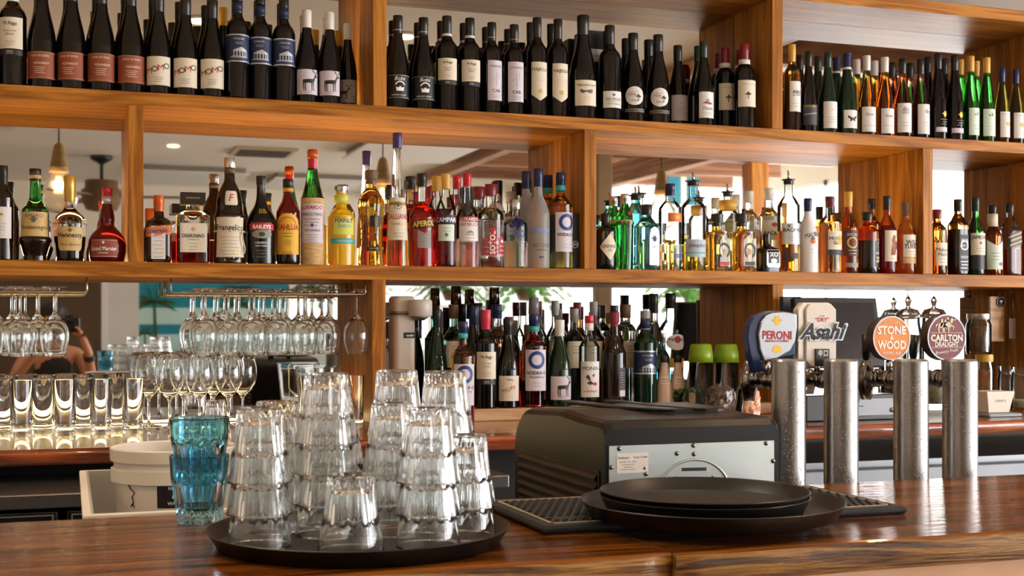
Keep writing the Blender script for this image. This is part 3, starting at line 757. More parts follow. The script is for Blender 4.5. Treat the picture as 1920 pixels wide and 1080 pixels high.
def label_patch(m, S, z0, z1, arc, mt, a0=0.0, shape='rect', off=0.0006, n=20):
    cols = []
    for i in range(n+1):
        t = -1+2*i/n; a = a0+arc/2*t; u = abs(t)
        zm, hh = (z0+z1)/2, (z1-z0)/2; lo, hi = z0, z1
        if shape == 'oval': k = math.sqrt(max(0, 1-t*t)); lo, hi = zm-hh*k, zm+hh*k
        elif shape == 'diamond': k = 1-u; lo, hi = zm-hh*k-hh*0.06, zm+hh*k+hh*0.06
        elif shape == 'point': lo = z0+(z1-z0)*0.16*u
        elif shape == 'arch': hi = z1-(z1-z0)*0.28*(1-math.sqrt(max(0, 1-t*t)))
        elif shape == 'vee': hi = z1-(z1-z0)*0.22*(1-u)
        elif shape == 'slant': lo, hi = z0+(z1-z0)*0.25*(t*.5+.5), z1-(z1-z0)*0.25*(1-(t*.5+.5))
        elif shape == 'round':
            k = 1-math.sqrt(max(0, 1-max(0, (u-.8)/.2)**2)); lo, hi = z0+k*hh*.3, z1-k*hh*.3
        cols.append((a, lo, hi))
    nz = 4
    for i in range(n):
        a, lo, hi = cols[i]; b, lo2, hi2 = cols[i+1]
        for j in range(nz):
            s0, s1 = j/nz, (j+1)/nz
            m.add([S.at(a, lo+(hi-lo)*s0, off), S.at(b, lo2+(hi2-lo2)*s0, off), S.at(b, lo2+(hi2-lo2)*s1, off), S.at(a, lo+(hi-lo)*s1, off)], [(0, 1, 2, 3)], mt, True)
SEGS = 36
BOT = []
def bottle(kind, cx, w, ytop, Zs, Y, name, label, glass, cap, marks=(), fill=None, top=None, capstyle='screw', group=None, rz=None, zband=None, base_y=None):
    R = w/2*PM(cx, Y); X = PX(cx, Y)
    h = PZ(cx, ytop, Y)-Zs if top is None else top
    S = Shape(kind, R, h); k = S.k
    zc, rc = k['cap'][0]*h, k['cap'][1]*R
    pm = PM(cx, Y-R)
    ytoz = lambda y: PZ(cx, y, Y-R*0.9)-Zs
    m = MB()
    body = [(0.0, 0.004)]+[(r, z) for (r, z) in S.prof if z < zc+0.006*1]+[(S.rad(zc), zc+0.006), (0.0, zc+0.006)]
    body[1] = (S.prof[0][0], 0.0); body.insert(1, (S.prof[0][0]*0.8, 0.0)) if False else None
    mf = None
    if fill: # (level 0..1, lower, upper)
        mf = lambda z: fill[1] if z < fill[0]*h else fill[2]
        glass = fill[1]; m.mi(fill[1])
    m.lathe(body, glass, SEGS if 'sq' not in k else 48, rf=S.mod, mf=mf)
    root = m.build(name, sharp=0.6)
    root.location = (X, Y, Zs+0.0004)
    if rz is None: rz = math.radians(random.uniform(-14, 8))
    root.rotation_euler = (0, 0, rz)
    BOT.append([root, R*(1.0 if 'sq' not in k else 1.12), Y])
    tag(root, label, 'bottle', group)
    # closure
    if cap is not None:
        c = MB(); zt = h
        if capstyle == 'screw':
            c.lathe([(rc*0.98, zc), (rc, zc+0.001), (rc, zc+(zt-zc)*0.45), (rc*1.03, zc+(zt-zc)*0.47), (rc*1.03, zt-0.002), (rc*0.96, zt)], cap, 24)
            c.build('cap', root, sharp=0.6)
        elif capstyle == 'foil':
            c.lathe([(rc, zc), (rc*0.98, zc+(zt-zc)*0.8), (rc*1.1, zc+(zt-zc)*0.82), (rc*1.1, zt-0.002), (rc*1.0, zt)], cap, 24)
            c.build('foil_capsule', root, sharp=0.6)
        elif capstyle == 'knob':
            c.lathe([(rc*0.8, zc), (rc*0.8, zc+(zt-zc)*0.3), (rc, zc+(zt-zc)*0.34), (rc*1.04, zt-0.003), (rc*0.9, zt)], cap, 24)
            c.build('stopper', root, sharp=0.6)
        elif capstyle == 'square':
            s_ = rc*1.35; c.box(-s_, s_, -s_, s_, zc, zt, cap); c.text(zband or '', plane_fn((0, -s_-0.0006, (zc+zt)/2), (1, 0, 0), (0, 0, 1)), C_yel, 0.005, maxw=s_*1.7) if zband else None
            c.build('cap', root, bevel=0.0015)
        elif capstyle == 'pourer':
            zz = zc+(zt-zc)*0.40
            c.lathe([(rc, zc), (rc*1.08, zc+0.004), (rc*1.08, zz-0.006), (rc*1.5, zz-0.004), (rc*1.5, zz-0.001), (rc*0.8, zz)], C_blk, 20)
            pc = c.build('pourer_collar', root, sharp=0.6)
            MB().tube([(0, 0, zz-0.002), (0, 0, zz+(zt-zz)*0.4), (-0.003, 0, zt)], [0.0045, 0.004, 0.0025], C_slv, 10).build('spout', pc)
        if zband == 'ring':
            MB().lathe([(rc*1.04, zc-0.004), (rc*1.05, zc-0.002), (rc*1.05, zc+0.003), (rc*1.03, zc+0.004)], C_wht, 24).build('neck_ring', root)
        if isinstance(zband, tuple): # second coloured band of the closure: (y0, y1, material)
            za, zb = ytoz(zband[1]), ytoz(zband[0]); rr = max(rc, S.rad(min(za, zc)))*1.03
            MB().lathe([(rr, za), (rr, zb)], zband[2], 24).build('neck_band', root)
    # labels: (y0, y1, arc, material, shape, a0, [ (text, y, px, mat, opts) ... ])
    for L in marks:
        y0, y1, arc, mt, shp, a0, prints = L
        z0, z1 = ytoz(y1), ytoz(y0)
        z0 = max(z0, 0.003)
        lm = MB()
        if mt is not None: label_patch(lm, S, z0, z1, arc, mt, a0, shp)
        for q in prints:
            t, y, px, pmt = q[:4]; o_ = q[4] if len(q) > 4 else {}
            f = S.fn(a0+o_.get('a', 0), ytoz(y), 0.0011)
            if isinstance(t, str):
                lm.text(t, f, pmt, px*pm, rot=o_.get('rot', 0), sh=o_.get('sh', 0), maxw=(o_.get('w')*pm if o_.get('w') else arc*R*0.9), bold=o_.get('b', 0), sx=o_.get('sx', 1))
            else:
                lm.shape(t, f, pmt, px*pm, ox=o_.get('x', 0)*pm, rot=o_.get('rot', 0), strip=0.004)
        lm.build('label', root)
    return root
def behind(root, dy, label, dx=0.0, group=None):
    l = root.location
    R = [b for b in BOT if b[0] == root][0][1]
    dy = 2*R+0.004
    o = dup(root, (l[0]+dx, l[1]+dy, l[2]), label, rz=root.rotation_euler[2]+random.uniform(-.2, .2), group=group)
    BOT.append([o, R, l[1]+dy]); return o

ORD = ['leftmost', 'second from the left', 'third from the left', 'fourth from the left', 'fifth from the left']
YB = YS+0.052; YB2 = YB+0.088
A = ZA1; Bz = ZB1
# ---- top shelf, left bay: red wines
g = 'red wines on the top left shelf'
def riggs(cx, w, yt, Z, Y, lb, ly, grp=None, cap=C_blk, nm='Shiraz', ring='ring'):
    y0, y1 = ly
    s = (y1-y0)/58
    return bottle('bordeaux', cx, w, yt, Z, Y, 'wine_bottle', lb, G_wine, cap, [
        (y0, y1, 2.0, L_cream, 'rect', 0, [('Mr.Riggs', y0+12*s, 6.5*s, M_black, dict(sx=.8, b=.02)), ('The Gaffer' if nm != 'Shiraz' else 'Maclaren Vale', y0+25*s, 3*s, M_ink), (nm, y0+31*s, 4.5*s, M_ink, dict(sh=.3)), (lines(3, 4, .7, .1), y0+45*s, 5*s, M_ink)]),
        (y1+2*s, y1+12*s, 2.0, L_blk, 'rect', 0, [('SHIRAZ', y1+5*s, 2.5*s, M_white), (lines(1, 5, .5, .2), y1+9*s, 2.5*s, M_white)])], group=grp, zband=ring)
riggs(-22, 49, -38, A, YB, 'dark red wine bottle cut off by the left edge of the top shelf', (33, 92))
b1 = riggs(30, 49, -38, A, YB, 'dark red wine bottle with tall cream label, leftmost whole bottle of the top shelf', (33, 92), ring='ring')
tops = []
for i, (cx, y0, y1, yt, rz) in enumerate(((83, 97, 148, -40, -10), (134, 98, 150, -35, -16), (190, 100, 153, -30, -4), (246, 104, 156, -25, 2))):
    o = bottle('burgundy', cx, 51, yt, A, YB, 'wine_bottle', ORD[i]+' of the four wine bottles with terracotta labels', G_wine, C_blk, [
        (y0, y1, 2.3, L_terra, 'rect', 0, [('SONS OF EDEN', y0+8, 4, L_cream, dict(w=34)), ('KENNEDY', y0+22, 4.4, L_cream, dict(a=.15)), (lines(4, 7, 1.2, .25), y0+30, 3, L_cream), (lines(1, 50, 1, .3), y0+2, 1.6, L_tan), (lines(1, 50, 1, .3), y1-2, 1.6, L_tan)])], rz=math.radians(rz), group='wine bottles with terracotta labels')
    tops.append(o)
for i, (cx, y0, y1, yt) in enumerate(((298, 106, 160, -13), (347, 109, 164, -6), (396, 111, 166, 1))):
    o = bottle('burgundy', cx, 47.3, yt, A, YB, 'wine_bottle', ['left', 'middle', 'right'][i]+' one of three dark bottles with white labels in slanting red letters', G_wine, C_blk, [
        (y0, y1, 2.15, L_cream, 'rect', 0, [(ch, y0+27-k*3.2, 11, mt, dict(a=-.72+.46*k, rot=.12, sx=1.05, b=.01)) for k, (ch, mt) in enumerate((('M', M_redp), ('O', M_black), ('M', M_redp), ('O', M_black)))]+[(lines(3, 6, 1.3, .25), y0+40, 3, M_ink)])], rz=math.radians(-6), group='wine bottles with slanting red letters')
    tops.append(o)
def parker(cx, w, yt, Z, Y, lb, y0, y1, glass=G_wine, cap=C_blk, grp='wine bottles with navy house labels'):
    return bottle('bordeaux', cx, w, yt, Z, Y, 'wine_bottle', lb, glass, cap, [
        (y0, y1, 3.0, L_navy, 'rect', 0, [('PARKER', y0+7, 4, L_silver), (lines(2, 6, 1.1, .25), y0+14, 2.5, L_silver), (HOUSE, y0+30, 27, L_silver, dict(x=2)), ('COONAWARRA ESTATE', y1-6, 2.8, L_silver, dict(w=34))]),
        (y0-2, y0+1, 3.1, L_silver, 'rect', 0, []), (y1-1, y1+2, 3.1, L_silver, 'rect', 0, [])], group=grp, zband=(yt+14, yt+33, L_navy))
for i, (cx, y0, y1, yt) in enumerate(((441, 67, 115, -14), (485, 71, 118, -9), (529, 74, 121, -3))):
    tops.append(parker(cx, 42.3, yt, A, YB, ['left', 'middle', 'right'][i]+' one of three dark wine bottles with navy labels showing a house', y0, y1))
def deer(cx, w, yt, Z, Y, lb, y0, y1, glass=G_wine, cap=C_wht, grp='wine bottles with deer labels'):
    return bottle('burgundy', cx, w, yt, Z, Y, 'wine_bottle', lb, glass, cap, [
        (y0, y1, 2.2, L_lil, 'rect', 0, [([ellipse(20, .5, .5)], y0+16, 30, L_grey, dict(x=-12)) if False else (lines(2, 6, 1.3, .2), y1-6, 2.5, M_ink), (DEER, (y0+y1)/2, 32, L_blk, dict(x=4))])], group=grp)
tops.append(deer(573, 41.5, 20, A, YB, 'left one of two white capped wine bottles with deer labels on the top shelf', 130, 177))
tops.append(deer(617, 41.5, 24, A, YB, 'right one of two white capped wine bottles with deer labels on the top shelf', 133, 179))
bottle('burgundy', 651, 36, 45, A, YB2, 'wine_bottle', 'white capped dark wine bottle with grey label against the left side of the tall post', G_wine, C_wht, [(150, 193, 2.0, L_grey, 'rect', 0, [(DEER, 175, 22, L_blk, dict(x=-9)), ('PINOT', 172, 3, M_white, dict(rot=-1.57, a=.5))])])
nm = ['first', 'second', 'third', 'fourth', 'fifth', 'sixth', 'seventh', 'eighth', 'ninth', 'tenth', 'eleventh', 'twelfth']
for i, o in enumerate(tops):
    behind(o, 0.088+0.01*(i % 2), 'dark wine bottle in the back row of the top left bay, %s from the left' % nm[i], dx=-0.006 if i < 7 else 0.004, group='back row wine bottles in the top left bay')
for i, (cx, yt) in enumerate(((424, 10), (590, 57), (636, 58))):
    bottle('burgundy', cx, 38, yt, A, YB2+0.055 if i else YB2, 'wine_bottle', 'gold capped bottle at the back of the top left bay, '+['behind the navy labels', 'behind the left deer label', 'behind the right deer label'][i], G_wine, C_yel, group='gold capped bottles at the back')
# ---- top shelf, middle bay
mid = []
for i, (cx, yt, y0) in enumerate(((746, 30, 140), (794, 34, 143))):
    mid.append(bottle('burgundy', cx, 42, yt, A, YB, 'wine_bottle', ['left', 'right'][i]+' one of two wine bottles with black crest labels right of the tall post', G_wine, C_blk, [
        (y0, y0+45, 2.4, L_blk, 'rect', 0, [('Bobs', y0+7, 7, M_white, dict(sh=.3, a=.1)), (ring_polys(.36, .46, 20, .3, 2.8), y0+22, 22, M_white, dict(x=2)), ([[(-.3, -.3), (.3, -.3), (.36, .05), (.15, -.02), (0, .12), (-.15, -.02), (-.36, .05)]], y0+24, 22, M_white, dict(x=2)), ('BAROSSA VALLEY', y0+38, 2.6, M_white), (lines(1, 40, 1, .25), y0+1.5, 1.6, M_white), (lines(1, 40, 1, .25), y0+43, 1.6, M_white)])], group='wine bottles with black crest labels', zband=(yt+22, yt+24, L_silver)))
mid.append(riggs(838, 41, 31, A, YB, 'left one of two cream labelled wine bottles between black crest and tall narrow labels', (109, 150), 'cream labelled shiraz bottles'))
mid.append(riggs(881, 41, 35, A, YB, 'right one of two cream labelled wine bottles between black crest and tall narrow labels', (112, 153), 'cream labelled shiraz bottles'))
for i, (cx, yt, y0) in enumerate(((922, 43, 113), (964, 47, 116))):
    mid.append(bottle('bordeaux', cx, 38, yt, A, YB, 'wine_bottle', ['left', 'right'][i]+' one of two dark wine bottles with tall narrow pale labels', G_wine, C_blk, [
        (y0, y0+75, 1.75, L_lil, 'rect', 0.1, [('LENNARD', y0+11, 4, M_ink), ([[(-.02, -.5), (.02, -.5), (.02, .5), (-.02, .5)], [(.2, 0), (.23, 0), (.23, .6), (.2, .6)], [(-.5, 0), (-.2, .02), (-.2, -.02)]], y0+35, 24, L_grey), ('CAB', y0+57, 6, M_black, dict(b=.02)), (lines(3, 8, 1.2, .2), y0+65, 2.6, M_ink)])], group='wine bottles with tall pale labels', zband=(yt+24, yt+25, L_gold)))
for i, (cx, yt, y0) in enumerate(((1007, 34, 116), (1046, 37, 119))):
    mid.append(bottle('bordeaux', cx, 38, yt, A, YB, 'wine_bottle', ['left', 'right'][i]+' one of two wine bottles with cream labels ending in a point', G_wine, C_blk, [
        (y0, y0+73, 1.8, L_cream, 'point', 0, [('MAJELLA', y0+15, 6, M_black, dict(b=.02)), (lines(2, 9, 1.5, .15), y0+31, 2.6, L_tan), ([ellipse(12, .5, .5)], y0+55, 9, L_gold)])], group='wine bottles with pointed labels'))
mid.append(bottle('burgundy', 1093, 52, 30, A, YB, 'wine_bottle', 'broad tall dark wine bottle with large cream label in the top middle bay', G_wine, C_blk, [(150, 198, 1.75, L_cream, 'rect', 0, [('Natural Love', 159, 5, M_ink, dict(sh=.3)), ([[(-.6, 0), (-.5, .2), (-.2, .05), (.1, .1), (.5, .2), (.6, -.05), (.3, -.2), (0, -.05), (-.4, -.2)]], 171, 22, M_ink), (lines(3, 5, 1.2, .2), 182, 3, L_tan)])]))
mid.append(bottle('bordeaux', 1143, 43, 50, A, YB, 'wine_bottle', 'dark wine bottle with low white framed label, right of the broad bottle', G_wine, C_blk, [(172, 203, 1.9, L_white, 'rect', 0, [('THE CHOOK', 187, 5, M_black, dict(w=32)), (BLOB, 179, 6, M_ink), (lines(1, 12, 1, .2), 192, 2.4, M_black), ('TATTY ROAD', 196, 3.6, M_ink, dict(w=26))])]))
for i, (cx, yt, y0) in enumerate(((1187, 63, 162), (1234, 66, 165))):
    mid.append(bottle('burgundy', cx, 43, yt, A, YB, 'wine_bottle', ['left', 'right'][i]+' one of two wine bottles with white oval labels', G_wine, C_blk, [
        (y0, y0+35, 1.75, L_white, 'oval', -.05, [('Vine', y0+14, 6, M_redp, dict(sh=.3, a=-.25)), (TREE, y0+20, 14, M_black, dict(x=7)), (lines(1, 6, 1, .2), y0+10, 2.6, M_ink), ('Estate', y0+26, 4, M_ink, dict(sh=.3))]),
        (y0+41, y0+48, 2.2, L_dgrey, 'rect', 0, [(lines(1, 30, 1, .4), y0+43, 1.3, L_gold), (lines(1, 30, 1, .4), y0+47, 1.3, L_gold)])], group='wine bottles with oval labels'))
bottle('burgundy', 1277, 38, 86, A, YB2, 'wine_bottle', 'dark wine bottle with dim pale label set back right of the oval labels', G_wine, C_blk, [(178, 226, 1.9, L_lil, 'rect', 0, [('T', 195, 4, M_ink), (lines(4, 5, 1.3, .2), 203, 3, M_ink)])])
mid.append(bottle('burgundy', 1319, 37, 79, A, YB, 'wine_bottle', 'dark wine bottle with white label showing a pink hill before the palm labels', G_wine, C_grn, [(172, 221, 1.9, L_white, 'rect', 0, [([[(-.4, 0), (-.1, .5), (.1, .3), (.4, 0)]], 190, 12, L_grey), ([[(-.6, 0), (-.2, .2), (.3, .1), (.6, 0), (.2, -.1), (-.3, 0)]], 194, 20, L_terra), ('Thistle', 203, 6, M_black, dict(sh=.3)), (lines(2, 7, 1.3, .2), 212, 2.5, M_ink)])]))
redc = []
for i, (cx, yt, Y_) in enumerate(((1395, 84, YB), (1369, 92, YB+0.07), (1349, 101, YB+0.14))):
    redc.append(bottle('bordeaux', cx, 41-2*i, yt, A, Y_, 'wine_bottle', 'dark red capped wine bottle beside the right post, '+['front one with the tree label', 'half hidden second one', 'rearmost one'][i], G_wine, C_red, [(150+7*i, 200+7*i, 2.2, L_cream, 'rect', 0, [(TREE, 178+7*i, 15, M_black, dict(x=-3)), (lines(1, 12, 1, .2), 158+7*i, 2.5, M_ink)])], group='red capped wine bottles', zband=(yt+25, yt+34, L_white), rz=0))
behind(redc[0], 0.088, 'dark red capped wine bottle close to the right post behind the tree label', dx=0.015, group='red capped wine bottles')
n2 = nm+['thirteenth', 'fourteenth', 'fifteenth']
for i, o in enumerate(mid):
    if i == 8: continue
    behind(o, 0.088+0.012*(i % 2), 'dark wine bottle in the back row of the top middle bay, %s from the left' % n2[i-(1 if i > 8 else 0)], dx=0.004, group='back row wine bottles in the top middle bay')
q = empty('wine_carton', (PX(1117, YB2+0.03), YB2+0.062, A+0.0006))
BOT.append([q, 0.05, YB-.01]); tag(q, 'black wine gift carton with a small white label behind the broad bottle', 'box')
hb = PZ(1117, 55, YB2)-A
MB().box(-0.045, 0.045, -0.045, 0.045, 0, hb, L_blk).build('carton', q, bevel=0.002)
lb = MB(); zz = PZ(1117, 102, YB2)-A; lb.box(-0.03, 0.035, -0.0465, -0.045, zz-0.022, zz+0.022, L_white); lb.text('THE C', plane_fn((0.002, -0.0472, zz-0.002), (1, 0, 0), (0, 0, 1)), M_black, 0.008, maxw=0.05); lb.build('label', q)
# ---- top shelf, right bay
rb = []
def W(kind, cx, w, yt, lb, glass, cap, marks, Y=YB, **k):
    o = bottle(kind, cx, w, yt, A, Y, 'wine_bottle', lb, glass, cap, marks, **k); rb.append(o); return o
W('bordeaux', 1485, 31, 84, 'pale gold wine bottle with yellow cap beside the tall right post', G_chart, C_yel, [(152, 209, 1.9, L_white, 'rect', 0, [('ABLE', 172, 6, M_black, dict(b=.03)), ('& VAN', 178, 4, M_black), (lines(2, 7, 2, .15), 194, 3, M_ink)])], fill=(.30, G_brown, G_chart))
W('burgundy', 1516, 31, 97, 'black labelled bottle with gold lettering next to the yellow capped bottle', G_wine, C_blk, [(196, 234, 2.1, L_dgrey, 'rect', 0, [('VERLAND', 199, 4, M_gold), ([[(-1, .1), (1, .35), (1, .2), (-1, -.1)]], 215, 14, L_grey)])])
W('burgundy', 1552, 34, 99, 'dark bottle with tall white label left of the butterfly label', G_dgreen, C_grn, [(190, 240, 1.9, L_white, 'rect', 0, [(BLOB, 205, 4, M_gold), (lines(3, 6, 1.5, .2), 220, 3, M_ink)])])
W('burgundy', 1588, 36, 100, 'dark sparkling wine bottle with a butterfly on its white label', G_dgreen, C_nvy, [(206, 240, 1.9, L_white, 'rect', 0, [(MOTH, 222, 18, M_black)])], capstyle='foil', zband='ring')
for i, (cx, yt, gl) in enumerate(((1625, 105, G_olive), (1659, 108, G_chart))):
    W('burgundy', cx, 33, yt, ['greenish', 'amber'][i]+' white wine bottle with white cap and plain white label', gl, C_wht, [(200+3*i, 247+3*i, 1.9, L_white, 'rect', 0, [('Shaw', 214+3*i, 5, M_ink), (lines(1, 9, 1.5, .15), 236, 3, M_ink)])])
W('burgundy', 1692, 33, 111, 'bright orange rose wine bottle with dark cap and white label', G_rose, C_blk, [(193, 248, 1.9, L_white, 'rect', 0, [('do', 204, 9, M_ink), ('RADA', 211, 4, M_ink), (lines(2, 6, 2, .15), 230, 3, M_ink)])])
W('burgundy', 1726, 32, 112, 'dull pink rose wine bottle with dark cap and white label', G_pink, C_blk, [(195, 251, 1.9, L_white, 'rect', 0, [('do', 208, 9, M_ink, dict(a=.3)), (lines(2, 5, 2, .15), 230, 3, M_ink)])])
for i, (cx, yt) in enumerate(((1759, 101), (1790, 104))):
    W('riesling', cx, 31, yt, ['left', 'right'][i]+' one of two slim black bottles with gold crests', G_wine, C_blk, [(212+2*i, 222+2*i, 1.2, None, 'rect', .2, [(CREST, 214+2*i, 12, M_gold), (lines(3, 6, 1.5, .3), 224+2*i, 3, L_grey)]), (238+2*i, 247+2*i, 1.9, L_lil, 'rect', 0, [])], group='slim black bottles with gold crests')
for i, (cx, yt) in enumerate(((1820, 106), (1850, 109))):
    W('riesling', cx, 30, yt, ['left', 'right'][i]+' one of two slim bright green bottles with gold caps', G_green, C_yel, [(202+2*i, 253+2*i, 1.9, L_pgrn, 'rect', 0, [([[(0, 0), (.5, .3), (.2, -.2)], [(0, 0), (-.5, .2), (-.2, -.2)], [(0, .1), (.1, .5), (.3, .2)]], 214+2*i, 12, M_green), (lines(2, 5, 2, .15), 235+2*i, 3, M_ink)])], group='slim green bottles')
for i, (cx, yt) in enumerate(((1879, 127), (1905, 131))):
    W('burgundy', cx, 27, yt, ['left', 'right'][i]+' one of two olive wine bottles with gold seals at the far right end', G_olive, C_nvy, [(209+2*i, 257+2*i, 1.9, L_white, 'rect', 0, [(BLOB, 232+2*i, 12, L_gold, dict(x=3)), (lines(1, 9, 1, .2), 214+2*i, 2.5, M_bluep)])], group='olive bottles with gold seals')
bk = (('orange', 1), ('dark', 2), ('dark', 3), ('white', 4), ('white', 5), ('dark', 6), ('dark', 7), ('slim', 8), ('slim', 9), ('slim green', 10), ('slim green', 11))
for i, (c_, j) in enumerate(bk):
    behind(rb[j], 0.088+0.01*(i % 2), 'wine bottle in the back row of the top right bay, %s from the left' % nm[i], dx=0.004, group='back row wine bottles in the top right bay')

# ------------------------------------------------------------------ spirits shelf
def Sp(kind, cx, w, yt, lb, glass, cap, marks=(), Y=YB, nm='liqueur_bottle', **k):
    return bottle(kind, cx, w, yt, Bz, Y, nm, lb, glass, cap, marks, **k)
Sp('bordeaux', 6, 38, 311, 'dark brown wine bottle with white label at the far left of the spirits shelf', G_brown, C_blk, [(388, 447, 2.0, L_white, 'rect', 0, [(BLOB, 402, 7, M_gold), (lines(3, 5, 2, .2), 420, 3, M_ink)])])
Sp('amaro', 66, 58, 317, 'bulbous dark liqueur bottle with green neck and cream label', G_brown, C_blk, [(397, 443, 2.4, L_gold, 'rect', 0, [('AMARO', 404, 7, M_ink, dict(b=.02)), ('Montenegro', 427, 8, M_black, dict(b=.03)), (CREST, 412, 14, M_ink), (lines(1, 8, 1, .3), 437, 3, M_redp)])], fill=(.52, G_brown, G_green), zband=(322, 333, L_tan))
Sp('cognac', 131, 60, 330, 'rounded clear cognac bottle with gold foil neck and gold label', G_clear, C_gold, [(426, 470, 1.7, L_gold, 'round', 0, [('Hennessy', 442, 9, M_black, dict(b=.03)), ('Very Special', 459, 5, M_ink, dict(sh=.3)), (CREST, 432, 9, M_ink)])], fill=(.28, G_brown, G_clear), nm='cognac_bottle')
Sp('balloon', 201, 68, 352, 'squat ruby liqueur bottle with round belly and long red neck', G_ruby, C_bred, [(449, 482, 1.6, L_terra, 'rect', 0, [('Grand Marnier', 466, 8, M_white, dict(b=.03)), (CREST, 455, 6, M_white), (lines(1, 42, 1, .4), 450.5, 1.2, M_white), (lines(1, 42, 1, .4), 481, 1.2, M_white), (lines(1, 6, 1, .4), 475, 3, M_white)])], zband=(366, 380, L_silver))
Sp('squarefull', 295, 50, 367, 'squarish dark orange liqueur bottle with copper cap and orange ribbon label', G_brown, C_org, [(424, 486, 1.0, L_white, 'rect', 0, [(lines(7, 6, 2.2, .25), 445, 3.4, L_grey)]), (421, 445, 1.9, L_org, 'slant', 0, [('COINTREAU', 434, 6.5, M_bluep, dict(b=.03, rot=.1))])], rz=-.1)
Sp('squareshort', 358, 66, 361, 'clear square amaretto bottle with black square cap and cream label', G_clear, C_blk, [(417, 472, 1.35, L_cream, 'rect', 0, [('DISARONNO', 441, 7, M_black, dict(b=.03)), ('ORIGINALE', 448, 3, M_ink), (CREST, 429, 9, M_gold), (lines(3, 6, 2, .2), 456, 3, M_ink)])], fill=(.42, G_crim, G_clear), rz=-.05, capstyle='square', zband='DISARONNO')
o = Sp('monk', 421, 60, 296, 'tall brown monk shaped hazelnut liqueur bottle with silver cap and rope belt', G_brown, C_slv, [(407, 482, 2.0, L_cream, 'rect', 0, [('Frangelico', 428, 11, M_black, dict(b=.02)), (lines(8, 9, 1.6, .15), 445, 4, M_ink), (BLOB, 473, 7, M_gold, dict(x=10))]), (357, 384, 1.0, L_cream, 'round', .1, [('F', 370, 14, M_redp, dict(sh=.2))])], zband=(313, 322, C_brn), nm='liqueur_bottle')
R_ = 30*PM(421, YB)
MB().tube([(R_*.95*math.sin(a), -R_*.95*math.cos(a), 0.098-0.0*a) for a in [i*2*PI/28 for i in range(28)]], 0.0022, L_cream, 8, closed=True).tube([(R_*.7, -R_*.75, 0.098), (R_*.78, -R_*.82, 0.07), (R_*.9, -R_*.7, 0.045), (R_*.85, -R_*.75, 0.03)], 0.002, L_cream, 8).build('rope_belt', o)
Sp('cream', 477, 54, 330, 'black irish cream bottle with red banner and oval landscape label', G_black, C_blk, [(417, 431, 1.9, L_red, 'arch', .1, [('BAILEYS', 425, 7, M_white, dict(b=.04))]), (431, 447, 1.5, L_grey, 'oval', .1, [(BLOB, 439, 12, M_green2)]), (450, 480, 1.5, None, 'rect', .1, [('ORIGINAL', 455, 4, M_white), ('IRISH CREAM', 461, 3, M_white), (lines(3, 7, 2, .2), 470, 3, L_grey)]), (388, 400, .8, None, 'rect', .2, [('BB', 395, 9, M_gold, dict(b=.02))])])
Sp('coffee', 533, 44, 336, 'dark coffee liqueur bottle with yellow arched label and red lettering', G_ruby, C_blk, [(400, 477, 2.2, L_yel, 'arch', 0, [(ring_polys(.42, .5, 20, 0.2, 2.94), 424, 36, L_org), ('KAHLUA', 426, 10, M_redp, dict(b=.04)), (BLOB, 455, 18, M_gold), (lines(2, 6, 2, .3), 438, 3, M_black), ('LICOR', 474, 4, M_redp)])], fill=(.30, G_brown, G_ruby), zband=(351, 358, C_yel))
Sp('wicker', 586, 44, 281, 'green necked cherry liqueur bottle wrapped in pale straw', L_straw, C_bred, [(382, 456, 2.1, L_lil, 'rect', 0, [('LUXARDO', 389, 7, M_redp, dict(b=.03)), ('MARASCHINO', 402, 6, M_ink, dict(b=.02)), (lines(3, 9, 1.7, .5), 412, 3.4, L_grey), (CREST, 423, 8, M_bluep), ('ORIGINALE', 432, 4.5, M_black), (lines(4, 8, 1.6, .25), 441, 3, M_ink)])], fill=(.565, L_straw, G_green), zband=(281, 296, C_org))
Sp('lemon', 640, 50, 349, 'cloudy yellow limoncello bottle with teal label', G_yel, C_slv, [(404, 440, 1.7, mat('lime_paper', 'cfd25a', .6), 'rect', 0, [('MANLY', 414, 8, M_bluep, dict(b=.02)), ('SPIRITS', 424, 6, L_teal)]), (447, 457, 2.4, L_teal, 'rect', 0, [('LIMONCELLO', 452, 4, M_white)])], capstyle='knob', zband=(364, 380, mat('lime_paper', 'cfd25a')))
Sp('fluted', 696, 52, 320, 'faceted golden elderflower liqueur bottle with blue cross shaped label', G_gold, C_brn, [(378, 455, .42, L_blk, 'diamond', 0.35, [('ST-GERMAIN', 417, 5, L_gold, dict(rot=-1.57, w=60, b=.02))]), (404, 425, 1.0, L_blk, 'round', .35, []), (462, 471, 1.2, L_blk, 'rect', .2, [('LIQUEUR', 466, 3, L_gold)])], capstyle='knob')
Sp('spire', 747, 43, 250, 'very tall tapering yellow liqueur bottle with purple cap', G_gold, C_pur, [(370, 450, 2.3, L_cream, 'rect', 0, [(ring_polys(.38, .45, 20), 385, 16, M_ink), (CREST, 385, 8, M_ink), ('GALLIANO', 406, 10, M_redp, dict(b=.02)), ('VANILLA', 420, 5, M_gold), (lines(2, 7, 1.8, .2), 438, 3, M_ink)])], fill=(.50, G_gold, G_clear))
AP = [(409, 430, 2.0, L_blk, 'slant', 0, [('APEROL', 419, 10, L_yel, dict(b=.05, rot=.1)), ]), (430, 465, 1.1, L_grey, 'vee', .05, [(lines(3, 5, 2.2, .2), 440, 3, M_ink)])]
a1 = Sp('aperitif', 789, 49, 326, 'bright orange red aperitif bottle with black cap and slanted label', G_red, C_blk, AP, fill=(.70, G_red, G_empty))
behind(a1, .085, 'second bright orange red aperitif bottle half hidden behind the first', dx=-.012)
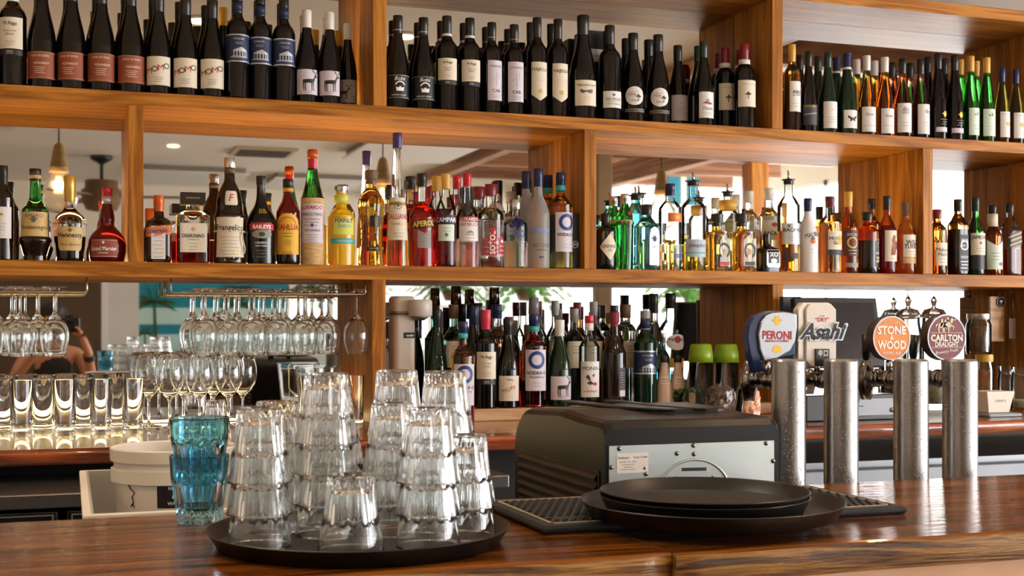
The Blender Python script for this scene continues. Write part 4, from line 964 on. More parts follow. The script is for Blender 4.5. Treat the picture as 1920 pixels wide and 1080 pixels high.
a2 = Sp('coffee', 836, 39, 327, 'crimson bitter bottle with gold cap and pale green label', G_crim, C_yel, [(403, 420, 2.4, L_navy, 'rect', 0, [('CAMPARI', 412, 9, M_white, dict(b=.05))]), (421, 452, 1.7, L_pgrn, 'rect', 0, [(CREST, 441, 8, M_ink), (lines(2, 6, 2, .2), 428, 3, M_ink)])], fill=(.62, G_crim, G_empty))
behind(a2, .085, 'second crimson bitter bottle behind the gold capped one', dx=-.01)
a3 = Sp('aperitif', 878, 42, 326, 'clear sambuca bottle with bright red cap and white label', G_clear, C_bred, [(406, 415, 2.2, L_red, 'rect', 0, [('LUXARDO', 411, 6, M_white, dict(b=.03))]), (416, 452, 2.1, L_white, 'rect', 0, [('SAMBUCA', 421, 6.5, M_redp), (HOUSE, 436, 13, L_grey), (lines(1, 6, 2, .2), 447, 3, M_ink)])], fill=(.33, G_clear, G_empty))
behind(a3, .085, 'second clear sambuca bottle with red cap behind the first', dx=-.012)
a4 = Sp('medic', 920, 48, 346, 'clear apothecary style bottle with dark red cap and upright red lettering', G_clear, C_red, [(428, 480, .55, L_red, 'round', -.25, [('SOTOL', 455, 10, M_white, dict(rot=1.57, w=44, b=.04))]), (442, 478, .8, L_red, 'arch', .65, [(BLOB, 452, 9, L_white), (lines(3, 4, 2, .3), 462, 4, L_white)])], fill=(.55, G_clear, G_empty))
behind(a4, .085, 'second dark red capped clear bottle behind the apothecary style one', dx=-.008)
Sp('medic', 969, 46, 375, 'short clear vodka bottle printed with blue flowers', G_clear, C_slv, [(412, 452, 1.6, None, 'rect', 0, [([[(-.5, -.3), (-.3, .3), (.1, .5), (.4, .2), (.5, -.2), (.2, -.1), (0, -.5), (-.2, -.1)]], 419, 30, M_bluep), ([ellipse(8, .25, .18, .3, .2), ellipse(8, .2, .15, -.35, -.15)], 419, 30, C_pur), ('ABSOLUT', 434, 6, M_bluep), ('VODKA', 442, 7, M_bluep, dict(b=.03)), (lines(3, 6, 2, .3), 450, 3, M_ink)])], fill=(.40, G_clear, G_empty))
a5 = Sp('frost', 1006, 43, 317, 'tall frosted vodka bottle with navy foil neck', G_frost, C_nvy, [(405, 450, 1.8, None, 'rect', 0, [([[(-.7, 0), (-.2, .25), (.5, .1), (.8, .2), (.6, -.2), (0, -.1), (-.5, -.25)]], 432, 26, mat('grey_blue_print', '7c8aac', .6)), ('GREY GOOSE', 460, 7, M_ink), ('VODKA', 469, 4.5, M_ink), ([[(-.5, -.2), (.1, -.2), (.1, .2), (-.5, .2)], [(.3, -.2), (.6, -.2), (.6, .2), (.3, .2)]], 482, 8, M_bluep)])])
behind(a5, .085, 'second frosted vodka bottle behind the tall frosted one', dx=-.015)
def vodkao(cx, w, yt, Z, Y, lb, y0, y1, fl, extra='', top=None):
    s = (y1-y0)/76
    return bottle('spirit', cx, w, yt, Z, Y, 'vodka_bottle', lb, G_clear, C_nvy, [
        (y0, y1, 2.0, L_lil, 'rect', 0.1, [(ring_polys(.30, .5, 28), y0+19*s, 33*s, L_blue), (ring_polys(.48, .5, 28), y0+19*s, 33*s, L_navy), ('VODKA O', y0+43*s, 6*s, M_black, dict(b=.04))]+([(extra, y0+51*s, 5*s, M_black, dict(sh=.4))] if extra else [])+[(lines(2, 6, 2, .2), y0+62*s, 3*s, L_grey)])], fill=fl, zband=(yt+22, yt+32, L_teal))
v0 = vodkao(1049, 44.5, 324, Bz, YB, 'clear vodka bottle with navy cap and blue ring label beside the post', 398, 472, (.42, G_straw, G_chart))
behind(v0, .085, 'second vodka bottle with blue ring label close behind the first', dx=-.01)
bottle('medic', 958, 42, 358, Bz, YB+.12, 'liqueur_bottle', 'clear liqueur bottle with grey cap standing behind the blue flower bottle', G_empty, C_gry, [(405, 440, 1.8, L_white, 'rect', 0, [('ART', 412, 6, M_black)])])
bottle('spirit', 935, 36, 341, Bz, YB+.12, 'liqueur_bottle', 'dark capped clear bottle behind the apothecary style bottle', G_clear, C_blk, [(380, 395, 2, L_white, 'rect', 0, [])])
bottle('spirit', 966, 34, 336, Bz, YB+.17, 'liqueur_bottle', 'tall dark capped bottle at the mirror behind the blue flower bottle', G_clear, C_blk)
bottle('spirit', 806, 34, 350, Bz, YB+.13, 'liqueur_bottle', 'red capped red bottle at the mirror between the two red aperitifs', G_crim, C_red)
q = empty('spirit_carton', (PX(1096, YS)-8.2*PM(1085, YB)-.0015, YB+.03, Bz+.0006)); tag(q, 'dark spirit carton with round white emblem wedged beside the post', 'box')
hb = PZ(1085, 401, YB)-Bz; wx = 8.2*PM(1085, YB)
MB().box(-wx, wx, -.04, .08, 0, hb, mat('carton_black', '191a1c', .4)).build('carton', q, bevel=.001)
lm = MB(); f = plane_fn((0, -.0408, PZ(1092, 458, YB-.04)-Bz), (1, 0, 0), (0, 0, 1)); lm.shape(ring_polys(.42, .5, 24), f, M_white, .024); lm.text('SPICED', f, M_white, .008, maxw=.02, bold=.03); lm.build('emblem', q)
# gin, tequila and rum bay
Sp('apoth', 1139, 40, 401, 'short black gin bottle with diamond shaped cream label', G_black, C_blk, [(439, 487, 1.9, L_cream, 'diamond', .1, [('HENDRICKS', 462, 6.5, M_black, dict(w=34)), ('GIN', 469, 4, M_ink)])], nm='gin_bottle')
t1 = Sp('shaker', 1171, 36, 364, 'fluted bright green gin bottle with silver cap', G_green, C_slv, [(412, 420, 2.2, L_tan, 'rect', 0, []), (394, 406, .8, None, 'rect', .3, [(CREST, 400, 9, M_redp)])], nm='gin_bottle')
bottle('shaker', 1150, 36, 369, Bz, YB+.09, 'gin_bottle', 'second fluted green gin bottle behind the black gin bottle', G_green, C_slv, [(412, 420, 2.2, L_tan, 'rect', 0, [])])
Sp('gin', 1209, 46, 384, 'pale blue square gin bottle with black cap and ornate label', G_teal, C_blk, [(425, 497, .95, L_silver, 'arch', .25, [(lines(1, 8, 1, .2), 440, 2.5, M_ink), (CREST, 448, 13, L_blue), (ring_polys(.4, .48, 16), 435, 10, M_gold), ('GIN', 462, 5, M_bluep), (lines(6, 6, 1.6, .2), 470, 3, M_ink)])], rz=.05, nm='gin_bottle')
bottle('gin', 1192, 40, 350, Bz, YB+.11, 'gin_bottle', 'gin bottle with steel pourer spout behind the pale blue one', G_teal, C_slv, capstyle='pourer')
Sp('slim', 1256, 43, 345, 'tall straight clear gin bottle with navy cap and orange band', G_clear, C_nvy, [(399, 416, 1.7, L_org, 'rect', .3, [('PERSONA', 407, 5, M_gold)]), (476, 484, .8, C_pur, 'rect', .4, [])], nm='gin_bottle', fill=(.35, G_clear, G_empty))
Sp('medic', 1300, 46, 323, 'clear tequila bottle with steel pourer and grey blue label', G_empty, C_slv, [(449, 482, 2.0, mat('pale_blue_paper', 'b4c0cc', .6), 'rect', 0, [('Jimador', 461, 8, M_black, dict(sh=.2)), (lines(1, 20, 1, .5), 475, 4, L_teal)])], capstyle='pourer', fill=(.22, G_straw, G_empty), nm='tequila_bottle')
for i, (cx, w, c_) in enumerate(((1345, 43, C_bred), (1391, 48, C_blk))):
    Sp('squat', cx, w, 401, ['squat golden tequila bottle with horseshoe emblem and red and black cap', 'squat golden tequila bottle with horseshoe emblem and plain black cap'][i], G_gold, C_blk, [(444, 494, 1.2, None, 'rect', .15, [(ring_polys(.36, .5, 24, -1.0, 4.14, 1.25), 470, 24, L_dgrey), ([ellipse(14, .12, .25)], 472, 24, L_tan), ([[(-.6, -.2), (.6, -.2), (.6, .2), (-.6, .2)]], 494, 17, [L_red, L_dgrey][i])])], capstyle='knob', nm='tequila_bottle', rz=.05)
Sp('keg', 1438, 44, 425, 'stout dark coffee tequila bottle with silver framed label', G_black, None, [(468, 501, 1.35, L_silver, 'round', .1, [([[(-.5, -.4), (.5, -.4), (.5, .4), (-.5, .4)]], 484, 24, L_blk), ('XO', 477, 8, M_white, dict(b=.04)), (BLOB, 489, 12, L_silver)])], nm='tequila_bottle', rz=.05)
bottle('spirit', 1437, 44, 353, Bz, YB+.10, 'rum_bottle', 'white rum bottle behind the stout dark coffee tequila', G_clear, C_wht, [(405, 450, 2.2, L_cream, 'rect', 0, [(BLOB, 421, 12, L_red), ('BACARDI', 437, 7, M_black, dict(b=.03))])])
bottle('spirit', 1402, 40, 359, Bz, YB+.10, 'rum_bottle', 'white capped rum bottle behind the black capped horseshoe tequila', G_clear, C_wht, [(430, 450, 2, L_grey, 'rect', 0, [])])
bottle('spirit', 1371, 40, 345, Bz, YB+.11, 'vodka_bottle', 'clear bottle with steel pourer spout between the horseshoe tequilas', G_empty, C_slv, capstyle='pourer', zband=(374, 393, C_yel))
Sp('spirit', 1478, 42, 320, 'rum bottle with steel pourer, grey label and yellow liquid', G_empty, C_slv, [(418, 458, 2.2, L_silver, 'rect', 0, [('BACARDI', 431, 7, M_black, dict(b=.03)), (CREST, 424, 7, M_ink, dict(x=-10)), (lines(2, 6, 2, .2), 445, 3, M_ink)]), (474, 485, .7, L_dgrey, 'rect', .1, [])], fill=(.38, G_gold, G_empty), capstyle='pourer', nm='rum_bottle')
Sp('coco', 1514, 38, 372, 'white coconut rum bottle with dark teal cap', mat('white_coconut_bottle', 'dcd8d6', .35), C_nvy, [(430, 475, 1.8, None, 'rect', 0, [('MALIBU', 440, 9, M_ink, dict(rot=.2, b=.02)), ([ellipse(12, .5, .35)], 453, 12, L_org), (TREE, 449, 14, M_ink), (lines(2, 5, 2, .2), 468, 3, L_grey)])], nm='rum_bottle')
Sp('spirit', 1557, 42, 369, 'golden rum bottle with plum red cap and map label', G_amber, mat('plum_cap', '5e2430', .4), [(433, 468, 1.8, L_cream, 'rect', .15, [([[(-.2, -.5), (.2, -.4), (.3, .2), (0, .5), (-.3, .2)]], 449, 22, L_yel, dict(x=4)), ('MOUNT', 447, 6.5, M_black, dict(b=.04)), ('GAY', 455, 6.5, M_black, dict(b=.04))]), (468, 478, 1.8, L_dgrey, 'rect', .15, [])], fill=(.66, G_gold, G_empty), nm='rum_bottle')
Sp('irish', 1590, 36, 360, 'tall dark amber rum bottle with gold cap and ornate label', G_amber, C_yel, [(431, 480, 2.0, mat('mahogany_paper', '4e2a1c', .5), 'round', .1, [('SPICED', 440, 5, L_cream), (ring_polys(.36, .5, 20), 455, 22, L_gold), ('GOLD', 455, 7, M_redp), (lines(2, 6, 2, .3), 470, 3, L_cream)]), (493, 501, 1.6, L_grey, 'rect', .1, [])], nm='rum_bottle')
Sp('apoth', 1626, 42, 398, 'short black label rum bottle with black cap, dark brown contents', G_brown, C_blk, [(452, 500, .9, L_blk, 'rect', .5, [('BOTTLE', 462, 6, L_cream, dict(rot=1.57, w=30)), (ring_polys(.2, .5, 14), 487, 10, L_gold), (lines(3, 4, 2, .4), 475, 4, L_cream)])], fill=(.55, G_brown, G_amber), nm='rum_bottle')
bottle('spirit', 1634, 36, 373, Bz, YB+.09, 'rum_bottle', 'amber rum bottle with black cap behind the short black label bottle', G_amber, C_blk)
Sp('irish', 1663, 35, 368, 'spiced rum bottle with a sailor figure on its long label', G_amber, C_blk, [(432, 490, 2.0, L_cream, 'rect', .1, [([[(-.2, -.6), (0, -.1), (-.15, .2), (-.05, .5), (.12, .5), (.1, .2), (.4, .1), (.5, -.2), (.2, -.2), (.1, -.6)]], 458, 34, mat('rust_print', '8a4a2a', .6)), ([[(.1, 0), (.5, .1), (.45, -.3), (.15, -.3)]], 458, 30, M_bluep), (lines(1, 6, 1, .4), 485, 3, L_gold)])], fill=(.6, G_ruby, G_amber), nm='rum_bottle')
Sp('irish', 1698, 38, 380, 'bourbon bottle with cork coloured neck and white lettered label', G_amber, C_brn, [(440, 482, 2.0, L_cream, 'rect', .1, [('WILD', 454, 8, M_black, dict(b=.03)), ('TURKEY', 462, 8, M_black, dict(b=.03)), (lines(2, 8, 2, .2), 472, 3, M_redp)]), (483, 494, 2.0, L_tan, 'rect', .1, [])], fill=(.5, G_amber, G_chart), nm='whiskey_bottle')
# whiskeys
Sp('apoth', 1757, 36, 393, 'whiskey bottle with dripping dark red cap just right of the slim post', G_amber, C_red, [(455, 498, 1.6, L_cream, 'rect', .1, [('Makers', 468, 7, M_black, dict(sh=.2)), ('Mark', 477, 7, M_black, dict(sh=.2)), (lines(2, 6, 2, .2), 486, 3, M_ink)])], nm='whiskey_bottle', fill=(.45, G_amber, G_chart))
Sp('gin', 1796, 34, 374, 'square whiskey bottle with black and white label', G_amber, C_blk, [(440, 508, 1.2, L_dgrey, 'rect', .1, [(ring_polys(.4, .5, 18), 460, 18, L_silver), ('JACK', 451, 5, M_white), ('No 7', 460, 5, M_white), ('WHISKEY', 482, 5, M_white), (lines(3, 6, 2, .3), 491, 3, L_silver)])], rz=.05, nm='whiskey_bottle', fill=(.6, G_brown, G_gold))
Sp('irish', 1829, 34, 370, 'green whiskey bottle with cream label beside the square whiskey bottle', G_green, C_grn, [(437, 478, 2.2, L_cream, 'rect', 0, [('JAMESON', 446, 7, M_black, dict(b=.03)), (CREST, 456, 6, M_redp), (lines(2, 6, 2, .2), 466, 3, M_ink)]), (479, 505, 2.2, L_blk, 'rect', 0, [])], nm='whiskey_bottle', fill=(.5, G_dgreen, G_green))
Sp('irish', 1862, 35, 385, 'amber whiskey bottle with black cap and pale vee shaped label', G_amber, C_blk, [(449, 505, 2.2, L_pgrn, 'vee', 0, [(lines(3, 7, 2, .25), 475, 3, M_ink), (BLOB, 495, 10, C_pur, dict(x=8))])], nm='whiskey_bottle', zband=(400, 424, L_cream))
Sp('walker', 1892, 37, 382, 'square tapering whisky bottle with slanted black and gold label', G_amber, C_blk, [(430, 465, 1.9, L_blk, 'slant', 0, [(lines(3, 12, 2.2, .7), 441, 3.5, L_gold, dict(rot=.3))])], rz=.05, nm='whiskey_bottle', fill=(.35, G_amber, G_empty))
Sp('spirit', 1928, 34, 400, 'orange labelled bottle cut by the right edge of the photo', G_amber, C_blk, [(455, 495, 1.8, L_cream, 'rect', 0, [])], nm='whiskey_bottle')

# ------------------------------------------------------------------ bottles on the pine riser of the back counter
def Lo(kind, cx, w, yt, lb, glass, cap, marks=(), Y=YS+.045, Z=ZP, nm='wine_bottle', **k):
    return bottle(kind, cx, w, yt, Z, Y, nm, lb, glass, cap, marks, **k)
vodkao(868, 44, 603, ZK, YS-.06, 'vodka bottle with blue ring label and pink berries, set low beside the tumblers', 683, 761, (.28, G_crim, G_chart), 'Raspberry')
riggs(911, 42, 581, ZP, YS+.045, 'dark wine bottle with pink cap and narrow cream label', (660, 711), None, C_pnk, 'Nose', None)
o = Lo('burgundy', 950, 42, 597, 'green wine bottle with slanting red letters beside the pink capped bottle', G_dgreen, C_blk, [(705, 752, 2.15, L_cream, 'rect', 0, [(ch, 733-k*3, 7.5, mt, dict(a=-.5+.4*k, rot=.12)) for k, (ch, mt) in enumerate((('M', M_redp), ('O', M_redp), ('M', M_redp)))]+[('Table', 712, 4, M_black, dict(sh=.3))])], fill=(.62, G_wine, G_olive))
v2 = vodkao(1001, 46, 590, ZP, YS+.045, 'vodka bottle with blue ring label and red fruit inside, in the riser front row', 656, 733, (.26, G_crim, G_rose), 'Raspberry')
deer(1049, 43, 600, ZP, YS+.045, 'olive wine bottle with white cap and deer label on the riser', 706, 750, G_dgreen, C_wht, None)
Lo('spirit', 1104, 39, 592, 'syrup bottle with flowered white label between deer label and red pourer', G_empty, C_bred, [(678, 745, 2.1, L_white, 'rect', 0, [('MONIN', 691, 7, M_black, dict(b=.02)), ([[(-.5, 0), (-.3, .3), (-.1, .1), (0, -.4)], [(.1, .2), (.4, .4), (.3, 0)], [(-.4, -.5), (0, -.3), (.3, -.6), (-.1, -.7)]], 708, 20, L_dgrey), ([ellipse(8, .5, .35)], 720, 10, L_red, dict(x=8)), ('GRAPEFRUIT', 734, 3.5, M_redp)])], nm='syrup_bottle', zband=(606, 620, L_white))
o = Lo('irish', 1152, 44, 585, 'dark brown bottle with red rubber pourer cap', G_brown, mat('red_rubber', '7e2230', .6), [(690, 745, .8, L_dgrey, 'rect', .6, [(lines(8, 5, 1.5, .3), 700, 3, L_grey), ([[(-.5, -.4), (.5, -.4), (.5, .4), (-.5, .4)]], 738, 14, L_white)])], capstyle='knob', nm='liqueur_bottle')
parker(1212, 43, 583, ZP, YS+.045, 'olive wine bottle with navy house label on the riser', 660, 700, G_dgreen, C_gry, None)
for i, cx in enumerate((1245, 1271, 1300)):
    Lo('juice', cx, 27, 667, ORD[i]+' of the three small bottles of pale juice', mat('pale_juice', 'd0b49c', .3), C_blk, [(706, 720, 1.8, L_cream, 'round', 0, [('FRESH', 712, 4, M_redp), (lines(1, 6, 1, .3), 717, 3, M_ink)])], nm='juice_bottle', Y=YS+.025, group='small juice bottles')
# second row on the riser: (x, ytop, width, kind, glass, cap, label)
row2 = [(828, 580, 40, 'burgundy', G_dgreen, C_grn, 'dark green wine bottle right of the white drinks machine'), (856, 571, 42, 'spirit', G_aqua, C_brn, 'pale aqua bottle in the second row behind the low vodka'),
 (884, 575, 40, 'burgundy', G_wine, C_nvy, 'dark wine bottle with purple black capsule behind the low vodka'), (905, 568, 42, 'bordeaux', G_wine, C_blk, 'black capped wine bottle behind the pink capped bottle'),
 (927, 571, 44, 'spirit', G_clear, C_nvy, 'vodka bottle with navy cap behind the pink capped bottle'), (958, 594, 40, 'spirit', G_empty, C_red, 'clear bottle with red banded cap behind the slanting red letters'),
 (980, 609, 34, 'coffee', G_red, C_brn, 'small bright red bottle with brown cap behind the fruit vodka'), (1020, 565, 34, 'spirit', G_empty, C_red, 'slim syrup bottle with red banded cap right of the fruit vodka'),
 (1034, 564, 34, 'spirit', G_empty, C_gry, 'slim syrup bottle with grey cap right of the fruit vodka'), (1054, 580, 38, 'spirit', G_straw, C_gry, 'pale syrup bottle with grey cap behind the deer label'),
 (1072, 579, 38, 'spirit', G_empty, C_gry, 'clear syrup bottle with grey cap right of the deer label'), (1089, 567, 36, 'spirit', G_empty, C_red, 'clear syrup bottle with red banded cap left of the flowered label'),
 (1107, 566, 36, 'spirit', G_empty, C_gry, 'tall clear syrup bottle directly behind the flowered label'), (1122, 574, 38, 'spirit', G_brown, C_blk, 'dark bottle with black cap between flowered label and red pourer'),
 (1142, 573, 36, 'spirit', G_amber, C_blk, 'amber bottle with black cap behind the red rubber pourer'), (1186, 571, 46, 'slim', G_clear, C_brn, 'clear bottle with cork stopper left of the navy house label'),
 (1198, 586, 30, 'spirit', G_olive, C_yel, 'bottle with yellow cap close behind the navy house label'), (1225, 551, 40, 'irish', G_clear, C_blk, 'tall clear bottle with black cap behind the navy house label')]
for i, (cx, yt, w, kd, gl, cp, lb) in enumerate(row2):
    mk = [(640, 690, 1.9, L_cream, 'rect', 0, [(lines(3, 6, 2, .3), 650, 3, M_ink)])] if i in (1, 9, 10, 12, 15) else []
    Lo(kd, cx, w, yt, lb, gl, cp, mk, Y=YS+.135+.012*(i % 2), nm='syrup_bottle' if 'syrup' in lb else 'wine_bottle' if 'wine' in lb else 'liqueur_bottle')
Lo('spirit', 1247, 48, 550, 'large vermouth bottle with round red emblem and black cap', G_empty, C_blk, [(627, 657, 1.9, L_white, 'oval', 0, [([ellipse(20, .5, .5)], 637, 14, M_redp), ('MARTINI', 637, 6, M_black, dict(b=.04))]), (672, 690, 2.0, L_yel, 'rect', 0, [])], Y=YS+.17, nm='vermouth_bottle', fill=(.30, G_teal, G_empty))
Lo('spirit', 1243, 26, 625, 'small slim bottle with silver cap and blue neck before the vermouth', G_teal, C_slv, Y=YS+.085, nm='liqueur_bottle')
# jigger cups turned over the necks of three bottles
M_smoke = thin_glass('smoked_cup', 'a89a90', 0.9, 1.5)
for i, (cx, y0, y1, lb) in enumerate(((855, 537, 571, 'small upturned clear cup on the pale aqua bottle'), (927, 536, 568, 'small upturned clear cup over the navy capped vodka'), (1001, 556, 588, 'small grey upturned measuring cup on the fruit vodka'))):
    Yc = (YS+.135+.012, YS+.135, YS+.045)[i]; za, zb = PZ(cx, y1, Yc), PZ(cx, y0, Yc)
    tops_z = [PZ(856, 571, YS+.147), PZ(927, 571, YS+.135), PZ(1001, 590, YS+.045)][i]
    mt = M_smoke if i < 2 else mat('grey_cup', '77777a', .3, trans=.3)
    o = MB().lathe([(0.0165, 0), (0.0185, 0.001), (0.0165, zb-za-.002), (0.014, zb-za), (0, zb-za), (0, zb-za-.003), (.013, zb-za-.004), (.0165, 0)], mt, 24).build('measuring_cup', loc=(PX(cx, Yc), Yc, tops_z+.0006)); tag(o, lb, 'cup')

# settle the bottles so that neighbours stand clear of each other
def settle():
    posts = {round(ZA1, 3): [PX(p, YS) for p in (700, 1448, 1985)], round(ZB1, 3): [PX(p, YS) for p in (241, 1096, 1731, 1985)], round(ZP, 3): [PX(p, YS) for p in (698, 1449, 1985)], round(ZK, 3): []}
    for it in range(700):
        moved = 0
        for i in range(len(BOT)):
            a, ra, ya = BOT[i]
            for j in range(i+1, len(BOT)):
                b, rb_, yb = BOT[j]
                if abs(a.location.z-b.location.z) > 0.02: continue
                dx, dy = b.location.x-a.location.x, b.location.y-a.location.y
                d = math.hypot(dx, dy); need = (ra+rb_)*1.012+0.0014
                if d < need:
                    moved += 1; pen = need-d
                    if d < 1e-4: dx, dy, d = 0.3, 1.0, 1.04
                    wa, wb = (0.25, 0.75) if ya < yb-0.02 else (0.75, 0.25) if yb < ya-0.02 else (0.5, 0.5)
                    a.location.x -= dx/d*pen*wa*0.6; a.location.y -= dy/d*pen*wa*0.6
                    b.location.x += dx/d*pen*wb*0.6; b.location.y += dy/d*pen*wb*0.6
        for (o, r, y) in BOT:
            o.location.y = min(YM-0.022-r, max(o.location.y, YS+r+0.002 if y > YS else y))
            for p in posts.get(round(o.location.z-0.0004, 3), []):
                c = p+T/2
                if abs(o.location.x-c) < r+T/2+0.0015:
                    o.location.x = c+(r+T/2+0.0015)*(1 if o.location.x > c else -1); moved += 1
        if not moved: break
settle()

# ------------------------------------------------------------------ drinking glasses
def facet(a, n):
    w = 2*PI/n; t = (a % w)-w/2
    return math.cos(w/2)/math.cos(t)
def tumbler_mesh(name, mt, hgt=0.089, R=0.0395, rb=0.0272, wst=0.0322):
    """thick bar tumbler, upright: fourteen concave flutes that end in arcs under a flared plain collar"""
    n = 14; seg = 14*9
    zs = [0, .0014, .004]+[.004+(.046-.004)*k/6 for k in range(1, 7)]+[.048, .050, .052, .054, .056, .058, .061, .066, .072, .079, .085, hgt-.0015, hgt]
    def collar(z): return wst+(R-wst)*min(1, max(0, (z-.046)/(hgt-.046)))**0.9
    def body(z): return rb+(wst+.0004-rb)*min(1, z/0.056)
    prof = [(0.0001, 0.0035), (0.018, 0.003), (0.0225, 0.0)]+[(-1, z) for z in zs]+[(R-0.0012, hgt+0.0004), (R-0.0027, hgt-.0013), (R-0.0036, hgt-.01), (collar(.066)-.0024, .066), (wst-.0022, .052), (body(.034)-.0024, .034), (body(.021)-.0032, .021), (0.021, .0160), (0.0001, .0150)]
    vs = []
    for i, (r, z) in enumerate(prof):
        for k in range(seg):
            a = 2*PI*k/seg; rr = r
            if r < 0:
                za = .050+.0065*abs(math.sin(n*a/2))
                w = min(1, max(0, (z-za)/.0018+.5))
                fl = body(z)*(1-0.085*abs(math.sin(n*a/2))**0.8*min(1, z/.012))-(0.0012 if z < .001 else 0)
                rr = fl*(1-w)+(collar(z)+0.0)*w
            vs.append((rr*math.sin(a), -rr*math.cos(a), z))
    o = len(prof); fs = []
    for i in range(o-1):
        for j in range(seg):
            j2 = (j+1) % seg; fs.append((i*seg+j, i*seg+j2, (i+1)*seg+j2, (i+1)*seg+j))
    m = MB(); m.add(vs, fs, mt, True)
    return m.build(name, sharp=0.6)
def lathe_glass(name, prof, mt, seg=40):
    return MB().lathe(prof, mt, seg).build(name, sharp=1.0)
tray_c = (0.343, 1.564)
Mt = mat('black_tray', '0e0b09', 0.38)
def tray(c, z, r, label):
    o = MB().lathe([(0.0, 0.0), (r*0.915, 0.0), (r*0.93, 0.001), (r*0.985, 0.018), (r, 0.0205), (r*0.992, 0.0215), (r*0.975, 0.0195), (r*0.925, 0.0045), (r*0.915, 0.004), (0.0, 0.004)], Mt, 72).build('serving_tray', loc=(c[0], c[1], z), sharp=0.9)
    return tag(o, label, 'tray')
tray(tray_c, ZBAR+0.0006, 0.188, 'round black serving tray carrying the stacks of clear tumblers')
def at(px, z): a, b = sxy(px); return z*a, z*b
stacks = [ # pixel column, distance, glasses, lean, description
 (487, 1.53, 3, 0, 'front left stack'), (658, 1.50, 1, 0, 'single'), (803, 1.53, 3, 0, 'front right stack'), (893, 1.63, 2, 0, 'short rightmost stack'),
 (594, 1.655, 4, 0, 'tall stack left of centre'), (505, 1.70, 3, 0, 'back left stack'), (676, 1.70, 3, 1, 'leaning stack'), (745, 1.63, 3, 0, 'stack behind the front right one'),
 (745, 1.752, 4, 0, 'rearmost stack'), (818, 1.695, 4, 0, 'tall stack at the back right')]
lev = {1: ['only glass'], 2: ['bottom glass', 'top glass'], 3: ['bottom glass', 'middle glass', 'top glass'], 4: ['bottom glass', 'second glass up', 'third glass up', 'top glass'], 5: ['bottom glass', 'second glass up', 'third glass up', 'fourth glass up', 'top glass']}
tum = None; rnd = random.Random(4)
P_ = [list(at(t[0], t[1])) for t in stacks]
for it in range(400):
    for i in range(len(P_)):
        for j in range(i+1, len(P_)):
            dx, dy = P_[j][0]-P_[i][0], P_[j][1]-P_[i][1]; d = math.hypot(dx, dy); need = 0.0802+.003*(stacks[i][3]+stacks[j][3])
            if d < need:
                k = (need-d)/d*.5; P_[i][0] -= dx*k; P_[i][1] -= dy*k; P_[j][0] += dx*k; P_[j][1] += dy*k
        dx, dy = P_[i][0]-tray_c[0], P_[i][1]-tray_c[1]; d = math.hypot(dx, dy)
        if d > .1315: P_[i][0] = tray_c[0]+dx/d*.1315; P_[i][1] = tray_c[1]+dy/d*.1315
for (px, z, n, lean, ds), (x, y) in zip(stacks, P_):
    for k in range(n):
        lb = 'clear faceted tumbler standing alone upside down at the front of the tray' if ds == 'single' else 'upturned clear tumbler, %s of the %s' % (lev[n][k], ds)
        zz = ZBAR+0.0062+0.089+0.0004+0.0385*k
        e = (PI, math.radians(5.5)*lean*(k > 0), rnd.uniform(0, 6))
        e = Matrix.Rotation(math.radians(-3.0*lean*(k > 0)), 4, 'Y') @ Matrix.Rotation(PI, 4, 'X') @ Matrix.Rotation(rnd.uniform(0, 6), 4, 'Z')
        loc = (x-0.0021*k*lean, y, zz+0.0015*lean*(k > 0))
        if tum is None:
            tum = tumbler_mesh('tumbler', M_glass); tag(tum, lb, 'glass', 'tumblers on the tray'); tum.location = loc; tum.rotation_euler = e.to_euler()
        else:
            dup(tum, loc, lb, euler=e.to_euler())
M_blue = mat('blue_glass', 'a6def0', 0.0, trans=1.0, ior=1.5)
bx, by = PX(374, 1.80), 1.80
b0 = tumbler_mesh('blue_tumbler', M_blue, R=0.0385, rb=0.0285, wst=0.0355); b0.location = (bx, by, ZBAR+0.0006); b0.scale = (1.06, 1.06, 1.03)
tag(b0, 'blue glass tumbler, bottom one of the pair stacked upright beside the tray', 'glass', 'blue tumblers')
b1_ = dup(b0, (bx, by, ZBAR+0.0006+0.052), 'blue glass tumbler nested on top of the other blue tumbler', rz=0.4)
# wine glass (upright origin at the foot)
WG = [(0.0, 0.0015), (0.02, 0.0012), (0.036, 0.0), (0.0372, 0.0008), (0.036, 0.0022), (0.018, 0.0045), (0.006, 0.009), (0.0038, 0.018), (0.0034, 0.045), (0.0036, 0.068), (0.0055, 0.080), (0.014, 0.090), (0.027, 0.102), (0.0375, 0.121), (0.0412, 0.142), (0.0395, 0.166), (0.0345, 0.190), (0.0318, 0.2035), (0.0314, 0.2045), (0.0308, 0.2035), (0.0336, 0.189), (0.0385, 0.166), (0.0401, 0.142), (0.0364, 0.122), (0.026, 0.104), (0.013, 0.0925), (0.0, 0.0885)]
wg = lathe_glass('wine_glass', WG, M_glass)
first = [True]
def wine(loc, lb, grp, up=True, s=1.0, rz=0):
    e = (0, 0, rz) if up else (PI, 0, rz)
    if first[0]:
        first[0] = False; tag(wg, lb, 'wine glass', grp); wg.location = loc; wg.rotation_euler = e; wg.scale = (s, s, s); return wg
    return dup(wg, loc, lb, euler=e, scale=s, group=grp)
zf = ZB0-0.030
hang2f = [384, 430, 475, 522, 569, 618, 666]; hang2b = [376, 424, 466, 509, 555, 604]
o9 = ['first', 'second', 'third', 'fourth', 'fifth', 'sixth', 'seventh']
for i, p in enumerate(hang2f):
    wine((PX(p, 3.985), 3.968+.036*(i % 2), zf), 'wine glass hanging in the long rack, front row, %s from the left' % o9[i], 'wine glasses hanging in the long rack', False)
